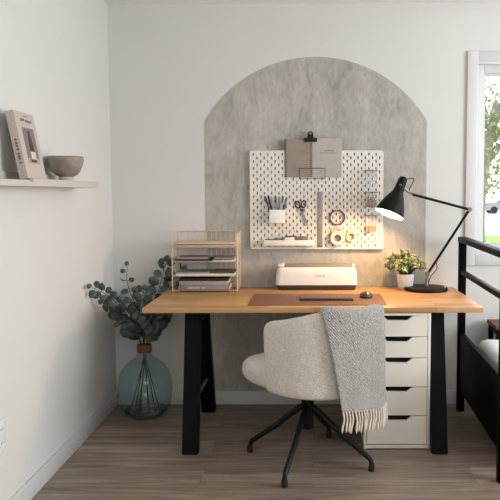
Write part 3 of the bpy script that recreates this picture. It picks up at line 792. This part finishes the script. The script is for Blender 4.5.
# ================================================================ POTTED PLANT
pc = V(.548, 4.125, DZ+.0006)
pp = thing('potted_plant', pc, 'small leafy green plant in a white pot behind the lamp base', 'potted plant')
MB().lathe([(0, 0), (.040, 0), (.042, .003), (.052, .082), (.054, .092), (.051, .092), (.048, .08), (0, .078)], pc, 36).build('pot', M['pot'], pp)
MB().lathe([(0, .0785), (.046, .0785), (.046, .084), (0, .086)], pc, 24).build('soil', M['soil'], pp)
random.seed(12); st = MB(); fo = MB()
for k in range(92):
    a = random.uniform(0, 2*PI); sp_ = math.sqrt(random.uniform(.01, 1.)); el = random.uniform(.35, 1.)
    tip = pc+V(math.cos(a)*.122*sp_, math.sin(a)*.10*sp_, .095+.135*math.sqrt(max(0, 1-sp_**2*.8))*el*random.uniform(.9, 1.08))
    if tip.y > YB-.03: tip.y = YB-.03
    b0 = pc+V(math.cos(a)*.02, math.sin(a)*.02, .08)
    path = bez([b0, b0.lerp(tip, .55)+V(0, 0, .02), tip], 6)
    st.tube(path, .0011, 5)
    for i in range(6, len(path)):
        p = path[i]; d = (path[i]-path[i-1]).normalized()
        for s_ in range(2):
            ld = (rv(1.)+d*.4+V(0, -.15, .25)).normalized(); 
            leaf(fo, p, ld, (V(0, -.6, .8)+rv(.6)).normalized(), random.uniform(.016, .026), random.uniform(.010, .015), .1, 4)
for v in fo.v: v.y = min(v.y, YB-.012)
st.build('stem', M['stem'], pp); solid(fo.build('foliage', M['sage'], pp, sharp=180, fixn=False), .0005)

# ================================================================ DESK LAMP
lc = V(.662, 4.075, DZ+.0006)
LY = lc.y
lp = thing('desk_lamp', lc, 'black articulated desk lamp lit at the right end of the desk', 'lamp')
MB().lathe([(0, 0), (.122, 0), (.126, .004), (.126, .016), (.122, .021), (.03, .024), (0, .024)], lc, 56).build('base', M['lamp_black'], lp)
J0 = V(lc.x+.008, LY, lc.z+.095)
E1 = at(469.5, 209.5, LY-.02); E2 = at(411, 194, LY-.055)
MB().tube([lc+V(.004, 0, .022), lc+V(.004, 0, .055), J0], [.011, .010, .008], 14).lathe([(0, -.013), (.013, -.013), (.013, .013), (0, .013)], J0, 20, (0, 1, 0)).build('bracket', M['steel'], lp)
d1 = (E1-J0).normalized()
MB().tube([J0+d1*.01, E1-d1*.006], .0078, 12).build('lower_arm', M['lamp_black'], lp)
MB().lathe([(0, -.015), (.013, -.015), (.014, -.012), (.014, .012), (.013, .015), (0, .015)], E1, 24, (0, 1, 0)).lathe([(0, -.022), (.008, -.022), (.008, .022), (0, .022)], E1, 16, (0, 1, 0)).build('joint_knob', M['steel'], lp)
d2 = (E2-E1).normalized()
MB().tube([E1+d2*.006, E2], .0078, 12).build('upper_arm', M['lamp_black'], lp)
# shade
top = at(404, 177, LY-.075); mouth = at(389.3, 214, LY-.118)
axv = (mouth-top).normalized(); SL = (mouth-top).length
pf = [(.0, .0), (.012, .0), (.021, .006), (.026, .022), (.028, .06), (.030, .085), (.034, .102), (.042, .118), (.052, .138), (.063, .163), (.073, .190), (.080, .212), (.084, SL)]
so = [(r_, h_*SL/.236 if h_ < SL else SL) for r_, h_ in pf]; so = [(r_, min(h_, SL)) for r_, h_ in so]
si = [(r_-.002, h_+.001) for r_, h_ in so[:4:-1]]+[(0, so[5][1]+.001)]
si[0] = (.082, SL)
MB().lathe(so+[(.0835, SL+.0015), (.0822, SL)], top, 48, axv).build('shade', M['lamp_black'], lp, sharp=50)
MB().lathe([(r*.998, h) for r, h in si], top, 48, axv).build('shade_lining', M['lining'], lp, sharp=60)
BC = top+axv*(SL-.075)
bu_ = MB().lathe([(0, -.045), (.013, -.043), (.014, -.03), (.02, -.02), (.027, -.004), (.029, .008), (.025, .022), (.014, .032), (0, .035)], BC, 24, axv).build('bulb', M['bulb'], lp, sharp=80)
nkp = top+axv*.05
MB().tube([E2, E2.lerp(nkp, .5)+V(0, 0, .0), nkp+(E2-nkp).normalized()*.022], [.006, .008, .007], 10).lathe([(0, -.012), (.009, -.012), (.009, .012), (0, .012)], E2, 16, (0, 1, 0)).build('head_joint', M['steel'], lp)
MB().lathe([(0, -.03), (.006, -.03), (.006, -.024), (.004, -.02), (.004, 0)], nkp, 14, (.2, 1, 0)).build('switch', M['steel'], lp)
MB().tube(bez([top+axv*.012+V(.018, 0, .0), top+V(.055, -.01, -.012), E2+V(-.012, -.01, .022), E2+V(.004, -.012, .004), E2-d2*.05+V(0, -.010, 0)], 6), .0026, 7).build('cable', M['rubber'], lp)
MB().tube(bez([J0+d1*.08+V(.006, -.009, 0), J0+d1*.05+V(.026, -.01, -.008), J0+V(.026, -.008, -.002), J0+V(.012, -.004, -.03), lc+V(.014, .02, .026)], 6), .0026, 7).build('cable', M['rubber'], lp)
MB().lathe([(0, 0), (.012, 0), (.011, .006), (0, .008)], lc+V(.10, -.04, .0215), 16).build('base_button', M['steel'], lp)

# ================================================================ PEGBOARD
GY = YB-.003-.020                              # back face of the board
GF = GY-.008                                   # front face
g0 = at(250.4, 249.3, GF); g1 = at(383.6, 150.3, GF)
gx0, gx1, gz0, gz1 = g0.x, g1.x, g0.z, g1.z
def peg_mesh():
    ncol, nrow = 36, 27
    mxg, mzg = .012, .012
    px_, pz_ = (gx1-gx0-2*mxg)/ncol, (gz1-gz0-2*mzg)/nrow
    xs = [gx0]; zs = [gz0]
    sw, sh = .0076, .0165
    for i in range(ncol): c_ = gx0+mxg+(i+.5)*px_; xs += [c_-sw/2, c_+sw/2]
    for j in range(nrow): c_ = gz0+mzg+(j+.5)*pz_; zs += [c_-sh/2, c_+sh/2]
    xs.append(gx1); zs.append(gz1)
    b = bmesh.new(); vt = {}
    def gv(i, j):
        if (i, j) not in vt: vt[i, j] = b.verts.new((xs[i], GF, zs[j]))
        return vt[i, j]
    for i in range(len(xs)-1):
        for j in range(len(zs)-1):
            if i % 2 == 1 and j % 2 == 1 and ((i//2)+(j//2)) % 2 == 0: continue
            b.faces.new((gv(i, j), gv(i+1, j), gv(i+1, j+1), gv(i, j+1)))
    cs = [vt[0, 0], vt[0, len(zs)-1], vt[len(xs)-1, 0], vt[len(xs)-1, len(zs)-1]]
    for v in cs:                                # rounded corners
        s1 = 1 if v.co.x < 0 else -1; s2 = 1 if v.co.z < (gz0+gz1)/2 else -1
        v.co.x += .004*s1; v.co.z += .004*s2
    m_ = MB(); b.verts.index_update()
    return m_.bm(b)
pb = thing('pegboard', ((gx0+gx1)/2, YB, gz0), 'white slotted metal pegboard mounted on the concrete arch', 'pegboard')
bd = peg_mesh().build('panel', M['white_metal'], pb, sharp=30, fixn=False); solid(bd, .008, 0.); bd.data.materials.append(M['slot_shade']); bd.modifiers[0].material_offset = 1; bd.data.polygons.foreach_set('use_smooth', [False]*len(bd.data.polygons)); bd.location.y += .004  # back face coloured dark so the slots look shaded
# make sure the sheet sits between GF and GY whatever way its normals point
for x in (gx0+.06, gx1-.06):
    for z in (gz0+.06, gz1-.06):
        MB().lathe([(.009, 0), (.009, YB-.0031-GY)], (x, GY, z), 12, (0, 1, 0)).build('spacer', M['white_plastic'], pb)
fl = MB(); yb_ = YB-.006  # added skirt, closes the wall gap to keep light out behind the slots
fl.box((gx0+.004, GF+.0086, gz0+.003), (gx1-.004, yb_, gz0+.006)).box((gx0+.004, GF+.0086, gz1-.006), (gx1-.004, yb_, gz1-.003)).box((gx0+.003, GF+.0086, gz0+.006), (gx0+.006, yb_, gz1-.006)).box((gx1-.006, GF+.0086, gz0+.006), (gx1-.003, yb_, gz1-.006))
fl.build('added_light_skirt', M['white_metal'], pb)
GS = GF-.0003
def on(px, py, dy=0.): return at(px, py, GS-dy)
def ybox(mb, a, b, d0, d1, bev=0.):            # box over pixels a..b (on the board), depth d0..d1 in front of it
    p, q = on(*a), on(*b)
    return mb.box((min(p.x, q.x), GS-d1, min(p.z, q.z)), (max(p.x, q.x), GS-d0, max(p.z, q.z)), bev)
# notebooks, clip, wire holder
def notebook(a, b, d, m, label, nring):
    p = on(*b); o = thing('notebook', (on(*a).x, GS, p.z), label, 'notebook')
    ybox(MB(), a, b, d, d+.003, .001).build('cover', m, o)
    ybox(MB(), (a[0]+.5, a[1]+.4), (b[0]-.5, b[1]-.3), d+.0034-.0034+.003, d+.0036, 0).build('front_cover', m, o)
    mb = MB(); A, Bq = on(*a), on(*b)
    for k in range(nring):
        z = A.z+(Bq.z-A.z)*(k+.5)/nring
        c_ = V(A.x+.003, GS-d-.003, z)
        mb.tube([c_+V(.0055*math.cos(t), .0045*math.sin(t), 0) for t in [2*PI*i/10 for i in range(11)]], .0019, 5, False)
    mb.build('spiral_binding', M['slot_dark'], o)
    mb = MB(); w_ = Bq.x-A.x
    mb.box((A.x+w_*.30, GS-d-.0042, A.z+(Bq.z-A.z)*.37), (A.x+w_*.86, GS-d-.0036, A.z+(Bq.z-A.z)*.385))
    mb.box((A.x+w_*.42, GS-d-.0042, A.z+(Bq.z-A.z)*.31), (A.x+w_*.74, GS-d-.0036, A.z+(Bq.z-A.z)*.33))
    mb.build('print', M['note_line'], o)
    return o
notebook((285, 139.4), (311.5, 177.3), .001, M['notebook_taupe'], 'taupe spiral notebook hanging at the left under the black clip', 20)
notebook((311, 138.2), (341.6, 177.3), .0012, M['notebook_grey'], 'pale grey spiral notebook hanging at the right under the black clip', 20)
cl = thing('bulldog_clip', on(310.5, 142), 'black clip holding the two notebooks above the pegboard', 'clip')
mb = MB(); a, b = on(304.2, 138), on(317, 142)
mb.prism([(a.x, -.004), (b.x, -.004), (b.x, -.010), (a.x, -.010)], lambda u, v, t: (u, GS+v-.0012, b.z+(a.z-b.z)*t)).build('jaw', M['black_metal'], cl)
c0 = on(310.4, 134.2); mb = MB()
hp = [(.0155*math.cos(t), .018*math.sin(t)) for t in [PI*k/14 for k in range(15)]]+[(-.019, -.026), (.019, -.026)]
ring_o = [(.0155*math.cos(PI*k/16), .0155*math.sin(PI*k/16)) for k in range(17)]
# handle as a plate with a hole: two half outlines
ro = [(.0165*math.cos(PI*k/16), .017*math.sin(PI*k/16)) for k in range(17)]+[(-.018, -.012), (-.019, -.024), (.019, -.024), (.018, -.012)]
no = len(ro)
ri = [(.006*math.cos(2*PI*k/no), .004+.006*math.sin(2*PI*k/no)) for k in range(no)]
vs = []; fs = []
for t in (0, 1):
    for (u, v) in ro: vs.append((c0.x+u, GS-.0055-.004*t, c0.z+v))
    for (u, v) in ri: vs.append((c0.x+u, GS-.0055-.004*t, c0.z+v))
for k in range(no):
    j = (k+1) % no
    fs += [(k, j, no+j, no+k), (2*no+k, 3*no+k, 3*no+j, 2*no+j), (k, 2*no+k, 2*no+j, j), (no+k, no+j, 3*no+j, 3*no+k)]
mb.add(vs, fs).build('handle', M['black_metal'], cl)
wh = MB(); d_ = .022
pts = [on(299.5, 178.6)-V(0, 0, .0), on(299.5, 178.6)-V(0, d_, 0), on(299.5, 168.4)-V(0, d_, 0), on(325, 168.4)-V(0, d_, 0), on(325, 178.6)-V(0, d_, 0), on(325, 178.6)]
wh.tube([pts[0], pts[1]], .0016, 7).tube([pts[1], pts[2]], .0016, 7).tube([pts[2], pts[3]], .0016, 7).tube([pts[3], pts[4]], .0016, 7).tube([pts[4], pts[5]], .0016, 7).tube([pts[1], pts[4]], .0016, 7)
tag(wh.build('wire_holder', M['black_metal']), 'black wire bracket holding up the notebooks on the pegboard', 'holder')

# pen cup with pens
cu_ = thing('pen_cup', on(276.5, 222.5), 'white rounded plastic cup hooked on the left of the pegboard', 'cup')
a, b = on(269.8, 209.6), on(285.3, 222.8)
wall_ = MB(); pz0, pz1 = b.z, a.z; dp = .055
wall_.box((a.x, GS-dp, pz0), (b.x, GS-.0002, pz0+.004), .0015); wall_.box((a.x, GS-dp, pz0+.004), (b.x, GS-dp+.003, pz1), .001); wall_.box((a.x, GS-.0032, pz0+.004), (b.x, GS-.0002, pz1), .001)
wall_.box((a.x, GS-dp+.003, pz0+.004), (a.x+.003, GS-.0032, pz1), .001); wall_.box((b.x-.003, GS-dp+.003, pz0+.004), (b.x, GS-.0032, pz1), .001)
wall_.build('cup_body', M['white_plastic'], cu_)
pens = [((272.5, 221), (264.8, 196.2), 'pen_slate', 'leftmost dark marker leaning far left in the white cup'),
        ((273.8, 221), (268.2, 196.0), 'pen_black', 'second dark pen from the left in the white cup'),
        ((275, 221), (271.6, 196.6), 'pen_grey', 'third pen from the left, grey, in the white cup'),
        ((276.5, 221), (275.4, 196.4), 'pen_pale', 'pale upright pen in the middle of the white cup'),
        ((278, 221), (279.0, 196.8), 'pen_grey', 'grey pen just right of the middle in the white cup'),
        ((279.8, 221), (283.0, 196.6), 'pen_pale', 'second pen from the right, pale, in the white cup'),
        ((281.5, 221), (286.6, 197.2), 'pen_slate', 'rightmost slate pen leaning right in the white cup'),
        ((281.8, 220), (283.6, 204.6), 'pen_black', 'short black pen low at the right front of the white cup')]
for k, (b_, t_, m, lab) in enumerate(pens):
    dy = .018+.012*(k % 3); p, q = on(*b_, dy), on(*t_, dy+.004); p.z = max(p.z, pz0+.009)
    o = thing('pen', p, lab, 'pen', 'pens in the white cup')
    v_ = q-p
    MB().tube([p, p+v_*.72, p+v_*.74], [.0052, .0052, .0058], 10).build('barrel', M[m], o)
    MB().tube([p+v_*.742, p+v_*.97, q], [.0062, .0062, .0042], 10).build('cap', M['pen_black' if k in (1, 7) else ('pen_slate' if k % 2 else m)], o)

# scissors
sc_ = thing('scissors', on(308, 226), 'scissors with black handles hanging open on the pegboard', 'scissors')
def ring(c_, ra, rb, r, rot, n=20):
    return [c_+V(math.cos(rot)*ra*math.cos(t)-math.sin(rot)*rb*math.sin(t), 0, math.sin(rot)*ra*math.cos(t)+math.cos(rot)*rb*math.sin(t)) for t in [2*PI*i/n for i in range(n+1)]]
piv = on(302.3, 211.5, .006)
for (hc, tip, rot, dy) in ((on(297.6, 204.5, .006), on(308.6, 226.6, .005), 1.9, 0.), (on(303.6, 204.0, .006), on(307.0, 226.2, .008), 1.45, .002)):
    off = V(0, -dy, 0)
    MB().tube([p_+off for p_ in ring(hc, .022, .013, 0, rot)], .0036, 8, False).tube([hc+off+(piv-hc)*.62, piv+off], [.0045, .004], 8).build('handle', M['black_metal'], sc_)
    dd = (tip-piv); sd = V(-dd.z, 0, dd.x).normalized()
    MB().add([piv+off+sd*.006, piv+off-sd*.006, piv+off+dd*.75-sd*.004, tip+off, piv+off+dd*.7+sd*.003]+[p_+V(0, -.0014, 0) for p_ in (piv+off+sd*.006, piv+off-sd*.006, piv+off+dd*.75-sd*.004, tip+off, piv+off+dd*.7+sd*.003)],
             [(0, 1, 2, 3, 4), (9, 8, 7, 6, 5)]+[(k, (k+1) % 5, 5+(k+1) % 5, 5+k) for k in range(5)]).build('blade', M['alu'], sc_)
MB().lathe([(0, -.006), (.004, -.006), (.004, .005), (0, .005)], piv, 12, (0, 1, 0)).build('pivot', M['steel'], sc_)

# ruler
ru = thing('ruler', on(319.8, 247.5), 'grey metal ruler hanging upright in the middle of the pegboard', 'ruler')
ybox(MB(), (317.2, 191.8), (322.6, 247.4), .001, .0028, .0005).build('blade', M['alu'], ru)
mb = MB(); a, b = on(317.2, 193), on(322.6, 246.5)
for k in range(40):
    z = a.z+(b.z-a.z)*k/39; mb.box((b.x-(.008 if k % 5 == 0 else .004), GS-.0031, z-.0004), (b.x-.0008, GS-.0027, z+.0004))
mb.build('scale_mark', M['ink'], ru)

# tape rolls
def roll(c, ro, ri, d0, d1, m, label, core=None):
    c = on(*c); prof = [(ri, -d1), (ro-.0015, -d1), (ro, -d1+.0015), (ro, -d0), (ri, -d0), (ri, -d1)]
    o = thing('tape_roll', V(c.x, GS, c.z-ro), label, 'tape roll')
    MB().lathe(prof, V(c.x, GS, c.z), 44, (0, 1, 0)).build('tape', M[m], o)
    if core: MB().lathe([(core[0], -d1+.001), (ri-.0004, -d1+.001), (ri-.0004, -d0), (core[0], -d0), (core[0], -d1+.001)], V(c.x, GS, c.z), 36, (0, 1, 0)).build('core', M[core[1]], o)
    return o
roll((337.4, 217.4), .0465, .0405, .001, .014, 'purple', 'thin purple tape ring hanging on the pegboard above the cream rolls')
roll((337.2, 234.2), .0415, .030, .001, .010, 'peach_tape', 'peach tape roll half hidden behind the big cream roll')
roll((337.6, 237.8), .0435, .022, .0112, .027, 'cream_tape', 'largest cream tape roll low on the pegboard', (.017, 'grey_block'))
roll((351.0, 236.4), .0300, .021, .001, .018, 'yellow_tape', 'small yellowish tape roll right of the cream roll', (.0165, 'olive_core'))

# white shelf and what lies on it
sh_ = thing('pegboard_shelf', on(290, 245.2), 'long white tray shelf at the lower left of the pegboard', 'shelf')
a, b = on(264.2, 239.6), on(315.0, 244.8)
MB().box((a.x, GS-.060, b.z), (b.x, GS-.0002, b.z+.003), .0008).box((a.x, GS-.060, b.z+.003), (b.x, GS-.057, a.z), .0008).box((a.x, GS-.057, b.z+.003), (a.x+.003, GS-.0002, a.z), .0008).box((b.x-.003, GS-.057, b.z+.003), (b.x, GS-.0002, a.z), .0008).build('tray', M['white_plastic'], sh_)
fz = b.z+.0034
def lying(x0, x1, top, dy, m, label, name, cat, r=.0045):
    p = on(x0, 240, dy); q = on(x1, 240, dy); z = fz+r
    o = MB().tube([(p.x, GS-dy, z), (p.x+(q.x-p.x)*.06, GS-dy, z), (p.x+(q.x-p.x)*.94, GS-dy, z), (q.x, GS-dy, z)], [r*.5, r, r, r*.7], 10).build(name, M[m]); return tag(o, label, cat)
h_ = a.z-fz
slab_ = lambda x0, x1, dy0, dy1, z0, z1, m, nm, lab, cat: tag(MB().box((on(x0, 240).x, GS-dy1, z0), (on(x1, 240).x, GS-dy0, z1), .001).build(nm, M[m]), lab, cat)
slab_(265.6, 283.5, .030, .054, fz, fz+h_+.004, 'pen_black', 'pencil_case', 'flat black pencil case lying at the left in the white tray shelf', 'case')
slab_(285.0, 294.8, .010, .050, fz, fz+h_+.018, 'paper_white', 'card_box', 'white card box standing in the middle of the white tray shelf', 'box')
slab_(285.0, 296.0, .008, .052, fz+h_+.0185, fz+h_+.0225, 'black_card', 'ruler_case', 'flat black strip lying on the white card box', 'case')
slab_(296.3, 308.0, .010, .048, fz, fz+h_+.020, 'grey_block', 'sanding_block', 'dark grey block at the right in the white tray shelf', 'block')

# clear containers
random.seed(5)
def container(y0, y1, label, content, frac, r=.004):
    a, b = on(365.2, y0), on(377.0, y1); o = thing('clear_container', V((a.x+b.x)/2, GS, b.z), label, 'container')
    d = .052; t = .002
    mb = MB(); mb.box((a.x, GS-d, b.z), (b.x, GS-.0003, b.z+t)).box((a.x, GS-d, b.z+t), (b.x, GS-d+t, a.z)).box((a.x, GS-d+t, b.z+t), (a.x+t, GS-.0003, a.z)).box((b.x-t, GS-d+t, b.z+t), (b.x, GS-.0003, a.z)).box((a.x+t, GS-t, b.z+t), (b.x-t, GS-.0003, a.z))
    mb.build('box', M['clear_box'], o)
    MB().box((a.x-.003, GS-d-.002, a.z+.0002), (b.x+.003, GS-.0003, a.z+.004), .001).build('lid', M['alu'], o)
    if content:
        mb = MB(); hh = (a.z-b.z)*frac
        for k in range(110):
            c_ = V(random.uniform(a.x+.008, b.x-.008), random.uniform(GS-d+.008, GS-.008), b.z+t+.004+random.random()**1.3*hh)
            bmx = bmesh.new(); bmesh.ops.create_icosphere(bmx, subdivisions=1, radius=r*random.uniform(.7, 1.2)); 
            mb.bm(bmx, Matrix.Translation(c_))
        so_ = mb.build('bead_fill', M[content]); tag(so_, 'loose %s pieces inside the %s clear container' % (content.split('_')[1], 'middle' if frac > .5 else 'lowest'), 'craft bits', kind='stuff')
    return o
container(170.8, 187.0, 'topmost clear container on the right of the pegboard, empty', None, 0)
container(192.4, 207.5, 'middle clear container on the pegboard filled with brown bits', 'bead_brown', .62)
container(215.6, 231.5, 'lowest clear container on the pegboard with orange bits', 'bead_orange', .30)

# ================================================================ OUTSIDE
GZ = -.6
struct(MB().box((-30, YB+1.2, GZ-.1), (60, 31, GZ)).build('ground_lawn', M['lawn']), 'green lawn outside the window')
struct(MB().box((-60, 31, GZ-.1), (120, 160, GZ-.01)).build('ground_pavement', M['road']), 'pale pavement outside the window')
tr = thing('tree', (4.55, 18, GZ), 'leafy green tree outside the window', 'tree')
tp = V(4.38, 18.2, GZ)
MB().tube(bez([tp, tp+V(-.08, 0, 1.2), tp+V(.05, 0, 2.6), tp+V(.4, .2, 4.2)], 8), [.19-.003*i for i in range(25)], 12).build('trunk', M['bark'], tr)
mb = MB(); ends = []
random.seed(3)
for k in range(9):
    a = random.uniform(0, 2*PI); st_ = tp+V(.1, 0, 1.9+k*.24)
    e = st_+V(math.cos(a)*1.7, math.sin(a)*1.6, random.uniform(.3, 1.6)); ends.append((st_, e))
    mb.tube(bez([st_, st_.lerp(e, .5)+V(0, 0, .35), e], 6), [.07-.004*i for i in range(13)], 7)
mb.build('branch', M['bark'], tr)
fo = MB()
for st_, e in ends:
    for k in range(330):
        p = st_.lerp(e, random.uniform(.35, 1.15))+rv(.55)
        leaf(fo, p, rv().normalized(), rv().normalized(), random.uniform(.10, .18), random.uniform(.06, .1), .1, 3)
fo.build('foliage', M['tree_leaf'], tr, sharp=180, fixn=False)
car = thing('car', (18.0, 64, GZ), 'silver grey car parked far outside the window', 'car')
cx0 = 15.7; yc = 64
side = [(0, .35), (0, .8), (.15, .95), (1.0, 1.02), (1.7, 1.42), (3.1, 1.45), (3.9, 1.0), (4.4, .92), (4.5, .4), (4.4, .3), (.1, .3)]
MB().prism(side, lambda u, v, t: (cx0+u, yc+1.75*t, GZ+v)).build('body', M['car_paint'], car)
MB().prism([(1.15, 1.04), (1.75, 1.36), (2.35, 1.38), (2.35, 1.04)], lambda u, v, t: (cx0+u, yc-.01+.005*t, GZ+v)).prism([(2.45, 1.04), (2.45, 1.38), (3.05, 1.38), (3.6, 1.04)], lambda u, v, t: (cx0+u, yc-.01+.005*t, GZ+v)).build('side_window', M['car_glass'], car)
for u in (.85, 3.6):
    for y in (yc-.02, yc+1.57): MB().lathe([(0, 0), (.32, 0), (.33, .02), (.33, .18), (.32, .2), (0, .2)], (cx0+u, y, GZ+.33), 24, (0, 1, 0)).build('wheel', M['tyre'], car)

# ================================================================ LIGHT
wd = bpy.data.worlds.new('world'); S.world = wd; wd.use_nodes = True
bg = wd.node_tree.nodes['Background']; bg.inputs['Color'].default_value = (.93, .97, 1., 1); bg.inputs['Strength'].default_value = 3.0
def area(name, loc, rot, sx, sy, e, colr=(1, 1, 1), spread=PI):
    l = bpy.data.lights.new(name, 'AREA'); l.shape = 'RECTANGLE'; l.size = sx; l.size_y = sy; l.energy = e; l.color = colr; l.spread = spread
    o = bpy.data.objects.new(name, l); o.location = loc; o.rotation_euler = rot; COL.objects.link(o); return o
area('daylight_rear', ((BW[0]+BW[1])/2, YR+.02, (BW[2]+BW[3])/2), (-PI/2, 0, 0), BW[1]-BW[0], BW[3]-BW[2], 17, (1, .985, .97)).rotation_euler = (PI/2, 0, 0)
area('daylight_right', (XR-.02, (RW[0]+RW[1])/2, (RW[2]+RW[3])/2), (0, PI/2, 0), RW[3]-RW[2], RW[1]-RW[0], 130, (.925, .962, 1))
area('daylight_back', ((WX0+WX1)/2, YB+.045, (WZ0+WZ1)/2), (-PI/2, 0, 0), WX1-WX0-.1, WZ1-WZ0-.1, 16, (.93, .97, 1))
pl = bpy.data.lights.new('lamp_light', 'POINT'); pl.energy = 20.; pl.color = (1, .60, .27); pl.shadow_soft_size = .03
po = bpy.data.objects.new('lamp_light', pl); po.location = BC+axv*.045; COL.objects.link(po)

# ================================================================ CAMERA
cam = bpy.data.cameras.new('camera'); co = bpy.data.objects.new('camera', cam); COL.objects.link(co)
cam.sensor_width = 36; cam.lens = F/500*36; cam.shift_x = -(CX-250)/500; cam.shift_y = 0; cam.clip_start = .05; cam.clip_end = 400
co.matrix_world = Matrix.Translation((0, 0, HC)) @ Matrix.Rotation(PI/2-PITCH, 4, 'X') @ Matrix.Rotation(-ROLL, 4, 'Z')
S.camera = co
S.view_settings.view_transform = 'Standard'; S.view_settings.look = 'None'; S.view_settings.gamma = 1; S.view_settings.exposure = -.33
S.cycles.use_denoising = True; S.cycles.max_bounces = 10; S.cycles.transparent_max_bounces = 24; S.cycles.sample_clamp_indirect = 6
